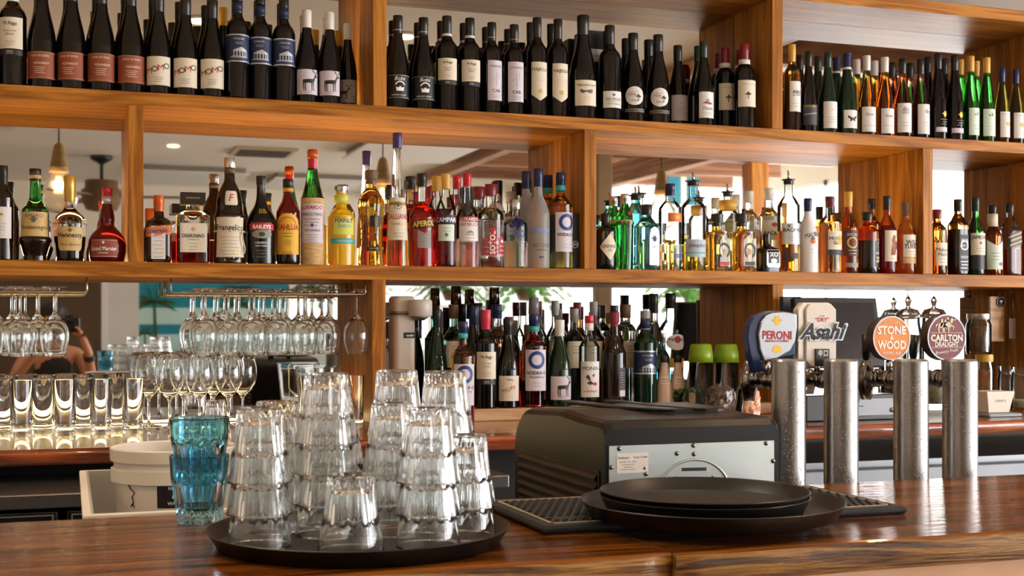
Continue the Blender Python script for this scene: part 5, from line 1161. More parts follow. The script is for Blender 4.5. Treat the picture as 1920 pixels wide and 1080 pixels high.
for i, p in enumerate(hang2b[:6]):
    wine((PX(hang2f[i], 3.985), 4.080+.036*(i % 2), zf), 'wine glass hanging in the long rack, back row, %s from the left' % o9[i], 'wine glasses hanging in the long rack', False)
for i, (p, Y_) in enumerate(((-20, 3.975), (38, 3.975), (102, 3.975), (22, 4.065), (70, 4.107))):
    wine((PX(p, Y_), Y_, zf), 'wine glass hanging in the short left rack, ' + ['cut off by the photo edge', 'front row left', 'front row right', 'back row left', 'back row right'][i], 'wine glasses hanging in the short rack', False)
for i, (p, Y_, ds) in enumerate(((318, 3.965, 'front row left'), (374, 3.965, 'front row middle'), (428, 3.965, 'front row right'), (279, 4.06, 'leftmost at the back'), (344, 4.075, 'back row between the first two'), (400, 4.075, 'back row between the last two'), (455, 4.06, 'rightmost at the back'))):
    wine((PX(p, Y_), Y_, ZK+0.0005), 'wine glass standing on the back counter, ' + ds, 'wine glasses standing on the counter', True, 1.085)
# wire racks
M_wire = mat('chrome_wire', 'd0ccc4', 0.12, metal=1.0)
def rack(x0, x1, xs, label):
    q = empty('glass_rack', ((x0+x1)/2, YS+.02, ZB0)); tag(q, label, 'glass rack')
    c = (x0+x1)/2; zr = -0.0405
    fr = MB()
    for y in (0.0, 0.225):
        fr.tube([(x0-c, y, -0.002), (x0-c, y, zr-.002), (x0-c+.006, y, zr-.006), (x1-c-.006, y, zr-.006), (x1-c, y, zr-.002), (x1-c, y, -0.002)], 0.0032, M_wire, 8)
    fr.build('frame', q)
    for x in xs:
        for s in (-1, 1):
            MB().tube([(x-c+s*0.0125, -0.004, zr+.004), (x-c+s*0.0125, 0.0, zr), (x-c+s*0.0125, 0.225, zr)], 0.0026, M_wire, 8).build('rail', q)
rack(-0.62, PX(163, YS), [PX(p, 3.985) for p in (-20, 38, 102)]+[-0.45], 'short chrome wire glass rack under the shelf at the far left')
rack(PX(322, YS), PX(688, YS), [PX(p, 3.985) for p in hang2f], 'long chrome wire glass rack hanging under the shelf over the wine glasses')
# highball glasses
HB = [(0.0, 0.0012), (0.028, 0.0), (0.0300, 0.0012), (0.0335, 0.150), (0.0331, 0.1525), (0.0324, 0.151), (0.0285, 0.020), (0.026, 0.0135), (0.0, 0.012)]
hb0 = lathe_glass('highball_glass', HB, M_glass)
for i, (p, Y_, ds) in enumerate(((40, 3.975, 'front row, leftmost whole one'), (-28, 3.975, 'front row, outside the left photo edge'), (122, 3.975, 'front row, second whole one'), (189, 3.97, 'front row, third whole one'), (249, 3.975, 'front row, nearest the wine glasses'), (5, 4.06, 'back row, at the left photo edge'), (80, 4.06, 'back row, second'), (157, 4.06, 'back row, third'), (219, 4.06, 'back row, fourth'), (663, 3.98, 'alone beside the tall post'))):
    lb = 'tall clear highball glass on the back counter, ' + ds
    loc = (PX(p, Y_), Y_, ZK+0.0005)
    if i == 0: hb0.location = loc; tag(hb0, lb, 'glass', 'highball glasses on the counter')
    else: dup(hb0, loc, lb)
# more highballs at the mirror catch the strip light
for i, p in enumerate(()):
    dup(hb0, (PX(p, 4.135), 4.135, ZK+0.0005), 'tall clear highball glass close to the mirror, %s from the left' % o9[i])
o = dup(tum, (PX(405, 3.86), 3.86, ZK+0.0005+0.089), 'clear tumbler turned upside down on the back counter before the wine glasses', group='tumblers on the counter', euler=(PI, 0, 0))
pj = lathe_glass('glass_pitcher', [(0, .002), (.05, 0), (.055, .004), (.066, .10), (.074, .178), (.0755, .181), (.0735, .181), (.0705, .173), (.063, .10), (.052, .012), (0, .010)], M_glass); pj.location = (PX(597, 4.02), 4.02, ZK+.0005); tag(pj, 'wide clear glass pitcher behind the tumbler stacks on the back counter', 'pitcher')
MB().tube([(.069, 0, .15), (.10, 0, .14), (.105, 0, .10), (.09, 0, .06), (.0635, 0, .05)], .005, M_glass, 10).build('handle', pj)

# ------------------------------------------------------------------ drinks machine
q = empty('drinks_machine', (PX(754, 4.0), 4.0, ZP+.0006)); tag(q, 'tall matte white water carbonating machine beside the post at the riser end', 'drinks machine')
M_mw = mat('matte_greige', 'b9b0a6', 0.4); p_ = PM(754, 4.0)
ht = PZ(754, 556, 4.0)-ZP; hs = PZ(754, 589, 4.0)-ZP
MB().rbox(-21*p_, 21*p_, -.04, .05, 0, hs-.001, .02, M_mw, 6).build('column', q)
MB().rbox(-21*p_, 21*p_, -.04, .05, hs+.001, ht, .02, M_mw, 6).build('top_cap', q)
MB().box(-20*p_, 20*p_, -.038, .048, hs-.001, hs+.001, M_blackpl).build('seam', q)
hx = PX(788, 3.95)-PX(754, 4.0); za, zb = PZ(788, 594, 3.95)-ZP, PZ(788, 562, 3.95)-ZP
h = MB().lathe([(.034, za), (.038, za+.004), (.038, zb-.006), (.035, zb-.001), (0, zb)], M_mw, 32, c=(hx, -.05, 0)).build('head', q)
MB().lathe([(.0, za-.012), (.012, za-.012), (.024, za-.004), (.026, za-.0005)], M_dsteel, 24, c=(hx, -.05, 0)).build('nozzle', h)
MB().lathe([(.004, za-.07), (.005, za-.068), (.005, za-.012)], M_blackpl, 12, c=(hx, -.05, 0)).build('tube', h)
zl_ = PZ(762, 629, 3.955)-ZP
lb = MB().box(-3*p_, 20.5*p_, -.0415, -.04, zl_-.009, zl_+.009, M_blackpl); lb.text('\u00b7codo\u00b7', plane_fn((9*p_, -.042, zl_), (1, 0, 0), (0, 0, 1)), M_white, .008, maxw=.034, bold=.03); lb.build('badge', q)

# ------------------------------------------------------------------ toaster
X0, X1, Y0, Y1 = 0.817, 1.139, 1.893, 2.33
zt = H-0.155; zb = ZU+.0006
q = empty('conveyor_toaster', ((X0+X1)/2, Y0, zb)); tag(q, 'large black countertop toaster oven seen from behind with a bare metal rear panel', 'toaster')
Mb = mat('toaster_black', '0e0d0d', 0.3, spec=0.35); hh = zt-zb; a = (X1-X0)/2; D = Y1-Y0
prof = [(0, 0), (D, 0), (D, hh*.80)]+[(D-.075+.075*math.cos(t), hh*.80+(hh*.195)*math.sin(t)) for t in [PI/2*k/8 for k in range(1, 9)]]+[(D*.45, hh+.006), (.10, hh), (.02, hh-.001), (.006, hh-.004), (0, hh-.014)]
m = MB()
# extrude the side profile along X with rounded shoulders
def side(x, inset): return [(x, y if not (y > D*.3) else y, z-(inset if z > hh*.7 else 0)) for (y, z) in prof]
secs = [(-a, .012), (-a+.004, .004), (-a+.014, 0.0), (a-.014, 0.0), (a-.004, .004), (a, .012)]
vs = [p for (x, i_) in secs for p in side(x, i_)]; n = len(prof); fs = []
for s_ in range(len(secs)-1):
    for i in range(n):
        j = (i+1) % n; fs.append((s_*n+i, s_*n+j, (s_+1)*n+j, (s_+1)*n+i))
fs.append(tuple(reversed(range(n)))); fs.append(tuple((len(secs)-1)*n+k for k in range(n)))
m.add(vs, [tuple(reversed(f)) for f in fs], Mb)
m.build('housing', q, sharp=0.5)
r = MB()
for k in range(15): # sloping louvres on the left side
    z = hh*.74-k*.0165
    r.add([(-a-.0005, .03, z), (-a-.0005, D-.03, z), (-a-.006, D-.03, z-.006), (-a-.006, .03, z-.006), (-a-.0005, .03, z-.0125), (-a-.0005, D-.03, z-.0125)], [(0, 1, 2, 3), (3, 2, 5, 4)], Mb)
r.box(-a-.002, -a, .02, D-.02, hh*.755, hh*.765, M_blackpl); r.box(-a-.002, -a, .018, .022, .0, hh*.76, M_blackpl)
r.build('louvres', q)
r = MB()
for (c0, w_) in ((-.03, .05), (.045, .035)):
    pts = [(c0-w_, .40), (c0-w_*.6, .22), (c0+w_*.2, .13), (c0+w_*.9, .10), (c0+w_*.6, .14), (c0, .24), (c0-w_*.4, .38)]
    r.prism([(x, y) for (x, y) in reversed(pts)], hh+.0035, hh+.009, Mb, bev=.003)
r.rbox(-.02, .13, .12, .30, hh-.002, hh+.0075, .02, Mb)
r.build('top_moulding', q)
pnl = empty('rear_panel', (0, 0, 0)); pnl.parent = q
fpx = lambda x, y, off=0.0: Vector((PX(x, Y0)-(X0+X1)/2, -.0015-off, PZ(x, y, Y0)-zb))
xl, xr = fpx(1141, 850).x, fpx(1450, 850).x; ztp = fpx(1296, 831).z
M_zinc = noisy('zinc_panel', 'a9b2b0', 'bcc4c2', 5, 0.34, 0.0, 0.75)
pp = MB().box(xl, xr, -.0025, -.0002, .012, ztp, M_zinc).build('plate', pnl)
ac = fpx(1300, 905); c_ = MB()
f = lambda x, y: Vector((ac.x+x, -.0027, ac.z+y))
cx0 = Vector((ac.x, -.0027, fpx(1300, 925).z)); RR = .066
arc = [(cx0.x+RR*math.cos(t), cx0.z+RR*.85*math.sin(t)) for t in [PI*k/24 for k in range(25)]]
c_.tube([(x, -.0028, z) for (x, z) in arc], .0022, M_zinc, 8)
c_.build('pressed_ridge', pnl)
sl = MB()
def slot(x0, y0, x1, y1, w):
    p, r_ = fpx(x0, y0, .0016), fpx(x1, y1, .0016); d = (r_-p); L_ = d.length; d.normalize(); nn = Vector((-d.z, 0, d.x))*w
    sl.add([p-nn, r_-nn, r_+nn, p+nn], [(0, 1, 2, 3)], M_black)
slot(1277, 880, 1323, 879, .0028); slot(1241, 908, 1250, 897, .0018); slot(1266, 907, 1266, 893, .0018); slot(1334, 907, 1334, 892, .0018); slot(1351, 895, 1360, 908, .0018)
sl.build('slots', pnl)
for (x, y) in ((1160, 841), (1299, 835), (1435, 831), (1268, 850), (1300, 851), (1448, 864), (1145, 876), (1210, 888)):
    p = fpx(x, y, .001); MB().lathe([(.0, .0), (.0042, .0), (.0036, .0016), (.0, .0024)], M_dsteel, 14, c=(p.x, p.y, p.z), mtx=Matrix.Rotation(PI/2, 3, 'X')).build('screw', pnl)
l0, l1 = fpx(1155, 850), fpx(1214, 885); lb = MB().box(l0.x, l1.x, -.0032, -.0026, l1.z, l0.z, L_white)
f = plane_fn(((l0.x+l1.x)/2, -.0034, (l0.z+l1.z)/2), (1, 0, 0), (0, 0, 1))
lb.text('Sunbeam', f, M_black, .0040, ox=-.016, oy=.009, sh=.2); lb.text('Model CT6000', f, M_black, .0028, ox=.014, oy=.009)
for k in range(4): lb.text(['220-240V  50Hz  1200W', 'For household use', 'Made in China', 'Sunbeam Corporation'][k], f, M_ink, .0021, ox=-.008, oy=.002-k*.0042, maxw=.032)
lb.shape([[(-.5, -.4), (.5, -.4), (0, .5)]], f, M_black, .006, ox=.021, oy=-.009)
lb.build('rating_label', pnl)
p = fpx(1180, 912); MB().tube([(p.x-.012, -.002, p.z), (p.x-.006, -.012, p.z), (p.x+.006, -.012, p.z-.001)], .007, M_blackpl, 12).tube([(p.x+.006, -.012, p.z-.001), (p.x+.03, -.014, p.z-.02)], .0045, mat('tan_cable', 'b09878', .5), 10).build('power_cord', q)
for (x, y) in ((-a+.03, .04), (a-.03, .04), (-a+.03, D-.04), (a-.03, D-.04)): pass

# ------------------------------------------------------------------ bar mat, trays
q = empty('bar_mat', (0.857, 1.667, ZBAR+.0006)); tag(q, 'black rubber bar mat with beige border line, lying under the empty trays', 'bar mat')
M_rub = mat('black_rubber', '0b0c0e', 0.6); M_beige = mat('beige_line', 'a89678', 0.5)
MB().prism([(-.279, -.128), (.279, -.128), (.279, .128), (-.279, .128)], 0, .011, M_rub, bev=.004).build('mat_base', q)
m = MB()
for (x0, x1, y0, y1) in ((-.262, .262, -.112, -.109), (-.262, .262, .109, .112), (-.262, -.259, -.112, .112), (.259, .262, -.112, .112)): m.box(x0, x1, y0, y1, .011, .0122, M_beige)
m.build('border_line', q)
m = MB()
for i in range(42):
    for j in range(17):
        x, y = -.250+i*.0122+(.006 if j % 2 else 0), -.1+j*.0125
        if abs(y+.066) < .015 and -.245 < x < .10: continue
        m.prism([(x-.0034, y), (x, y-.0034), (x+.0034, y), (x, y+.0034)], .011, .0132, M_rub, bev=.0008)
o = m.build('nubs', q); o['kind'] = 'stuff'
MB().text('The Way It Is', plane_fn((-.085, -.066, .0114), (1, 0, 0), (0, 1, 0)), M_beige, .018, maxw=.29, bold=.03).build('lettering', q)
tray((0.822, 1.540), ZBAR+.0150, 0.178, 'large round black tray lying on the bar mat below two smaller trays')
tray((0.815, 1.548), ZBAR+.0150+.0052, 0.142, 'lower one of the two smaller black trays nested on the large tray')
tray((0.815, 1.548), ZBAR+.0150+.0122, 0.142, 'topmost black tray of the nested pile right of the tumblers')

# ------------------------------------------------------------------ bucket in its tub
q = empty('plastic_bucket', (PX(327, 2.33), 2.33, ZU+.006)); tag(q, 'white plastic food bucket with a black square label behind the blue glasses', 'bucket')
M_bk = mat('bucket_white', 'd6cfc4', 0.4); zr = H-.214-ZU-.006
MB().lathe([(.0, .002), (.085, 0), (.088, .004), (.101, zr-.062), (.101, zr-.060), (.108, zr-.058), (.108, zr-.036), (.103, zr-.034), (.103, zr-.026), (.109, zr-.022), (.110, zr-.002), (.108, zr), (.102, zr-.002), (.098, zr-.03), (.083, .006), (0, .005)], M_bk, 56).build('body', q, sharp=.6)
S_ = lambda ang, z, off=.0008: Vector(((.088+.013*z/(zr-.062)+off)*math.sin(ang), -(.088+.013*z/(zr-.062)+off)*math.cos(ang), z))
az = math.atan2(-(PX(327, 2.33)), -2.33)+PI  # towards the viewer
lb = MB(); zc = PZ(318, 930, 2.23)-ZU-.006
for i in range(10):
    t0, t1 = -.36+i*.058, -.36+(i+1)*.058
    lb.add([S_(t0, zc-.021), S_(t1, zc-.021), S_(t1, zc+.021), S_(t0, zc+.021)], [(0, 1, 2, 3)], L_blk, True)
f = lambda x, y: S_(-.07+x/.097, zc+y, .0014)
lb.text('BIRCH', f, M_white, .0052, oy=.013, bold=.01, maxw=.036); lb.text('&', f, M_white, .010, oy=0); lb.text('WAITE', f, M_white, .0052, oy=-.013, bold=.01, maxw=.036)
lb.build('label', q)
f = lambda x, y: S_(-.86+x/.097, zc+y, .0012)
MB().tube([f(-.006, .018), f(0, .010), f(.008, .004), f(.002, -.003), f(.005, -.012), f(-.002, -.020), f(.004, -.016), f(.006, -.022)], .0009, M_black, 6).build('pen_scribble', q)
q = empty('plastic_tub', (.27, 2.24, ZU+.0006)); tag(q, 'clear white plastic tub holding the bucket behind the bar', 'tub')
M_tub = mat('tub_plastic', 'd8d4cc', 0.25, trans=0.55, ior=1.2)
m = MB(); zr2 = H-.276-ZU; A_, B_ = .24, .29
m.box(-A_, A_, -B_, B_, 0, .004, M_tub)
for (x0, x1, y0, y1) in ((-A_, A_, -B_, -B_+.004), (-A_, A_, B_-.004, B_), (-A_, -A_+.004, -B_+.004, B_-.004), (A_-.004, A_, -B_+.004, B_-.004)): m.box(x0, x1, y0, y1, .004, zr2, M_tub)
m.build('body', q)
m = MB(); e = .012
m.box(-A_-e, A_+e, -B_-e, -B_+.002, zr2-.008, zr2, M_bk); m.box(-A_-e, A_+e, B_-.002, B_+e, zr2-.008, zr2, M_bk); m.box(-A_-e, -A_+.002, -B_, B_, zr2-.008, zr2, M_bk); m.box(A_-.002, A_+e, -B_, B_, zr2-.008, zr2, M_bk)
m.build('rim', q, bevel=.002)

# ------------------------------------------------------------------ beer taps
M_wet = mat('wet_steel', 'a09c98', 0.3, metal=1.0)
N, L, bb = nodes_of(M_wet)
tc = N.new('ShaderNodeTexCoord'); v = N.new('ShaderNodeTexVoronoi'); v.inputs['Scale'].default_value = 300; v.inputs['Randomness'].default_value = 1.0
n_ = N.new('ShaderNodeTexNoise'); n_.inputs['Scale'].default_value = 140
L.new(tc.outputs['Object'], v.inputs['Vector']); L.new(tc.outputs['Object'], n_.inputs['Vector'])
ms = N.new('ShaderNodeMapRange'); ms.inputs[1].default_value = 0.12; ms.inputs[2].default_value = 0.34; ms.inputs[3].default_value = 1.0; ms.inputs[4].default_value = 0.0
L.new(v.outputs['Distance'], ms.inputs[0])
th = N.new('ShaderNodeMath'); th.operation = 'GREATER_THAN'; th.inputs[1].default_value = 0.50; L.new(n_.outputs[0], th.inputs[0])
mu_ = N.new('ShaderNodeMath'); mu_.operation = 'MULTIPLY'; L.new(ms.outputs[0], mu_.inputs[0]); L.new(th.outputs[0], mu_.inputs[1])
bp = N.new('ShaderNodeBump'); bp.inputs['Strength'].default_value = 0.9; bp.inputs['Distance'].default_value = 0.0016
L.new(mu_.outputs[0], bp.inputs['Height']); L.new(bp.outputs[0], bb.inputs['Normal'])
YC = 2.05
M_dchr = mat('dark_chrome', '8a8580', 0.12, metal=1.0)
def tapcol(px, lbl, beads):
    x = PX(px, YC); R = 32*PM(px, YC); ztop = PZ(px, 674, YC)
    q = empty('beer_tap', (x, YC, ZU+.0006)); tag(q, lbl, 'beer tap', 'steel beer taps on the bar')
    t = ztop-ZU
    MB().lathe([(R*1.25, 0), (R*1.25, .006), (R*1.02, .010), (R, .012), (R, t-.004), (R-.003, t-.0005), (R-.006, t), (0, t)], M_wet, 48).build('column', q, sharp=.6)
    zs = t-.040
    m = MB()
    m.tube([(0, R-.002, zs), (0, R+.10, zs)], .0125, M_dchr, 20)
    for k, (yy, rr) in enumerate(((.006, .019), (.018, .016), (.030, .0185), (.062, .0165), (.074, .019), (.086, .016))):
        m.tube([(0, R+yy, zs), (0, R+yy+.006, zs)], rr, M_dchr, 20)
    sh_ = m.build('shank', q)
    y1 = R+.112
    m = MB().lathe([(0, zs-.045), (.010, zs-.045), (.013, zs-.03), (.018, zs-.018), (.0185, zs+.014), (.012, zs+.022), (.009, zs+.034), (0, zs+.036)], M_dchr, 20, c=(0, y1, 0))
    m.tube([(0, y1, zs-.01), (0, y1+.030, zs-.024), (0, y1+.040, zs-.060), (0, y1+.040, zs-.085)], [.010, .009, .0075, .007], M_dchr, 12)
    m.build('faucet', q)
    MB().tube([(0, y1+.040, zs-.080), (0, y1+.042, zs-.11)], [.0085, .0075], M_blackpl, 12).build('nozzle', q)
    MB().tube([(0, y1, zs+.034), (0, y1-.001, zs+.050), (.001, y1-.004, zs+.086)], [.006, .0095, .0125], M_blackpl, 10).build('lever', q)
    return q, zs
YG = YC+.058
def badge_fn(root, Yp):
    def g(x, y, off=0.0): return Vector((PX(x, Yp)-root.location.x, Yp-root.location.y-off, PZ(x, y, Yp)-root.location.z))
    return g
def slab(m, g, pts, y0, y1, mt, bev=0.0):
    """pixel polygon to a plate between depth offsets y0 (front) and y1"""
    P = [g(x, y) for (x, y) in pts]
    a = sum(P[i].x*P[(i+1) % len(P)].z-P[(i+1) % len(P)].x*P[i].z for i in range(len(P)))
    if a < 0: P.reverse()
    n = len(P); F0 = [Vector((p.x, p.y-y0, p.z)) for p in P]; F1 = [Vector((p.x, p.y+y1, p.z)) for p in P]
    m.add(F0+F1, [tuple(range(n)), tuple(reversed(range(n, 2*n)))]+[(i, n+i, n+(i+1) % n, (i+1) % n) for i in range(n)], mt)
c3 = lambda pts: [(1380+x/3.556, 520+y/3.556) for (x, y) in pts]
# first tap: swept white and navy badge
q, zs = tapcol(1478.5, 'leftmost steel beer tap with a swept white and navy badge', 0)
g = badge_fn(q, YG); m = MB(); M_sil = mat('badge_silver', 'a4a8ae', 0.35, metal=0.6); M_bnv = mat('badge_navy', '1c2c5a', 0.3)
slab(m, g, c3([(240, 222), (180, 235), (120, 265), (88, 320), (76, 400), (92, 500), (128, 640), (190, 628), (175, 560), (395, 520), (398, 240), (320, 225)]), 0.0, .020, M_bnv)
m.build('badge_backing', q, bevel=.002)
m = MB(); slab(m, g, c3([(235, 238), (310, 232), (393, 244), (396, 330), (386, 420), (350, 490), (265, 538), (180, 556), (152, 480), (140, 380), (160, 295), (195, 255)]), .006, 0.0, M_sil); fc = m.build('badge_face', q, bevel=.0015)
m = MB(); ctr = g(*c3([(262, 385)])[0]); f = lambda x, y: Vector((ctr.x+x, ctr.y-.0066, ctr.z+y)); pm = PM(1450, YG)
m.text('PERONI', f, M_redp, 15*pm, maxw=.063, bold=.04, rot=-.02); m.text('NASTRO AZZURRO', f, M_redp, 4*pm, oy=-.011, maxw=.055, bold=.03)
m.shape(CREST, f, M_gold, 20*pm, oy=.026); m.shape([[(-.5, -.2), (-.3, .3), (.1, .35), (.5, .1), (.4, -.3), (0, -.4)]], f, M_gold, 20*pm, oy=-.026)
m.build('badge_lettering', fc)
MB().tube([(g(1437, 690).x, .058, zs+.012), (g(1437, 690).x*.7, .058, zs+.034)], .006, M_chrome, 12).build('badge_stem', q)
# second tap: tall octagonal badge
q, zs = tapcol(1577, 'second steel beer tap with a tall white octagonal badge', 0)
g = badge_fn(q, YG); m = MB(); M_pla = mat('badge_plate', 'c9c2b8', 0.3, metal=0.35)
slab(m, g, c3([(448, 168), (620, 168), (662, 212), (662, 560), (620, 600), (448, 600), (412, 560), (412, 212)]), 0.0, .018, M_pla); m.build('badge_backing', q, bevel=.002)
m = MB(); slab(m, g, c3([(490, 176), (622, 176), (656, 215), (656, 555), (618, 592), (496, 592), (458, 555), (458, 215)]), .006, 0, mat('badge_white', 'dcd8d2', .3)); fc = m.build('badge_face', q, bevel=.0012)
pm = PM(1530, YG); ctr = g(*c3([(562, 360)])[0]); f = lambda x, y: Vector((ctr.x+x, ctr.y-.0105, ctr.z+y))
m = MB(); m.text('Asahi', lambda x, y: f(x, y)+Vector((0, .0010, 0)), M_sil, 30*pm, sh=.4, bold=.10, maxw=.104, ox=.001); m.text('Asahi', f, M_black, 29*pm, sh=.4, bold=.03, maxw=.099, ox=.001)
m.box(ctr.x-.040, ctr.x+.040, ctr.y-.0090, ctr.y-.0066, ctr.z-.002, ctr.z+.002, M_sil)
m.text('\u201cDRY\u201d', lambda x, y: f(x, y)+Vector((0, .004, 0)), M_redp, 7.5*pm, oy=.0225, bold=.03, sh=.1); m.text('SUPER', lambda x, y: f(x, y)+Vector((0, .004, 0)), M_redp, 2.8*pm, oy=.0292)
m.build('badge_lettering', fc)
m = MB(); slab(m, g, c3([(514, 476), (604, 476), (604, 592), (514, 592)]), .010, 0, M_blackpl)
k = g(*c3([(560, 504)])[0]); m.text('\u8f9b\u53e3', lambda x, y: Vector((k.x+x, k.y-.0105, k.z+y)), M_white, 9*pm, bold=.02, maxw=.022); m.build('badge_plaque', fc)
MB().tube([(g(1532, 690).x, .058, zs+.012), (g(1532, 690).x, .058, zs+.036)], .006, M_chrome, 12).build('badge_stem', q)
# third and fourth taps: round badges
for (px, cx, cy_, r_, lbl) in ((1708, 1671, 634, 42, 'third steel beer tap with a round orange badge'), (1800, 1774, 632.5, 44, 'rightmost steel beer tap with a round maroon badge')):
    q, zs = tapcol(px, lbl, 0); g = badge_fn(q, YG); pm = PM(cx, YG); R = r_*pm; ctr = g(cx, cy_); RX = Matrix.Rotation(PI/2, 3, 'X')
    col = mat('badge_orange', 'e88818', .35) if px == 1708 else mat('badge_maroon', '76262f', .35)
    MB().lathe([(0, -.020), (R, -.020), (R, -.002), (R*.98, 0), (0, 0)], M_dgr if False else mat('badge_dark_rim', '3a2a24', .3), 56, c=tuple(ctr), mtx=RX).build('badge_backing', q, sharp=.6)
    fc = MB().lathe([(0, 0), (R*.955, 0), (R*.955, .0015), (0, .0015)], col, 56, c=tuple(ctr), mtx=RX).build('badge_face', q, sharp=.6)
    f = lambda x, y, c0=ctr: Vector((c0.x+x, c0.y-.0024, c0.z+y)); m = MB()
    m.shape(ring_polys(R*.93, R*.985, 48), f, M_sil)
    if px == 1708:
        m.text('STONE', f, M_white, 15*pm, oy=15*pm*1.0, bold=.05, maxw=R*1.5); m.text('WOOD', f, M_white, 15*pm, oy=-13*pm, bold=.05, maxw=R*1.5); m.text('&', f, M_white, 9*pm, oy=1*pm, bold=.03)
        m.text('PACIFIC ALE', f, M_white, 5*pm, oy=-28*pm, bold=.03, maxw=R*1.05); m.text('BYRON BAY', f, L_cream, 4.5*pm, oy=29*pm, bold=.03, maxw=R*.9)
        for yy in (6.5, -5): m.shape([[(-R*.7, 0), (-R*.25, 0), (-R*.25, .8*pm), (-R*.7, .8*pm)], [(R*.25, 0), (R*.7, 0), (R*.7, .8*pm), (R*.25, .8*pm)]], f, L_cream, 1, oy=yy*pm)
    else:
        m.text('CARLTON', f, M_white, 12*pm, oy=-1*pm, bold=.05, maxw=R*1.62); m.text('DRAUGHT', f, M_white, 9*pm, oy=-13*pm, bold=.04, maxw=R*1.2); m.text('Brewery Fresh', f, M_white, 6*pm, oy=-27*pm, sh=.3, rot=.12, maxw=R*1.15)
        m.shape([[(-R*.82, 0), (R*.82, 0), (R*.82, .8*pm), (-R*.82, .8*pm)]], f, L_cream, 1, oy=8*pm); m.shape([[(-R*.8, 0), (R*.8, 0), (R*.8, .8*pm), (-R*.8, .8*pm)]], f, L_cream, 1, oy=-19*pm)
        horse = [[(-.35, -.1), (-.1, -.2), (.25, -.12), (.3, .1), (.1, .2), (-.25, .18)], [(.18, .05), (.3, .1), (.52, .42), (.36, .5), (.2, .35)], [(.36, .5), (.52, .42), (.62, .34), (.56, .28), (.42, .34)], [(.2, -.08), (.3, 0), (.5, -.08), (.44, -.3), (.4, -.28), (.42, -.14)], [(.02, -.15), (.12, -.15), (.1, -.5), (.04, -.5)], [(-.35, -.05), (-.24, -.12), (-.2, -.5), (-.27, -.5), (-.36, -.25)], [(-.33, .1), (-.3, .18), (-.52, .1), (-.56, -.15), (-.48, -.1)], [(-.1, .15), (.06, .17), (.1, .45), (-.06, .5)]]
        m.shape(horse, f, L_cream, 30*pm, oy=23*pm, ox=2*pm); m.shape(horse, f, L_cream, 26*pm, oy=22*pm, ox=-11*pm)
    m.build('badge_lettering', fc)
    MB().tube([(ctr.x, .064, zs+.012), (ctr.x, .064, ctr.z-R*.9)], .006, M_chrome, 12).build('badge_stem', q)

# ------------------------------------------------------------------ things on the right of the back counter
YT = 3.72
q = empty('till_screen', (PX(1578, YT), YT, ZK+.0005)); tag(q, 'dark tilted point of sale touch screen behind the beer taps', 'screen')
M_scr = mat('dark_screen', '2c2a2c', 0.15); cx_ = PX(1578, YT)
def tp(x, y, Yp=YT): return (PX(x, Yp)-cx_, Yp-YT, PZ(x, y, Yp)-ZK)
wl, wr = tp(1500, 600)[0], tp(1656, 600)[0]; zb_, zt_ = tp(1578, 690)[2], tp(1578, 556)[2]
Rt = Matrix.Rotation(math.radians(-12), 3, 'X')
MB().box(wl, wr, -.012, .016, zb_, zt_, M_blackpl, rot=Rt, piv=(0, 0, zb_)).build('screen_housing', q, bevel=.005)
MB().box(wl+.018, wr-.018, -.0135, -.012, zb_+.028, zt_-.018, M_scr, rot=Rt, piv=(0, 0, zb_)).build('display', q)
MB().tube([(0, .02, zb_+.06), (0, .05, .16), (0, .04, .02)], .016, M_blackpl, 14).rbox(-.09, .09, -.06, .09, 0, .014, .02, M_blackpl).build('stand', q)
q = empty('customer_screen', (PX(1486, 3.86), 3.86+.03, ZK+.0005)); tag(q, 'dark blue grey second screen edge behind the white octagonal badge', 'screen')
zb_, zt_ = PZ(1486, 690, 3.86)-ZK, PZ(1486, 556, 3.86)-ZK
MB().box(-.028, .05, -.01, .012, zb_, zt_, mat('slate_plastic', '2a333c', .4)).build('screen_housing', q, bevel=.004)
MB().tube([(.01, .012, zb_+.05), (.01, .03, .1), (.01, .02, .01)], .012, M_blackpl, 12).rbox(-.04, .07, -.02, .04, 0, .01, .01, M_blackpl).build('stand', q)
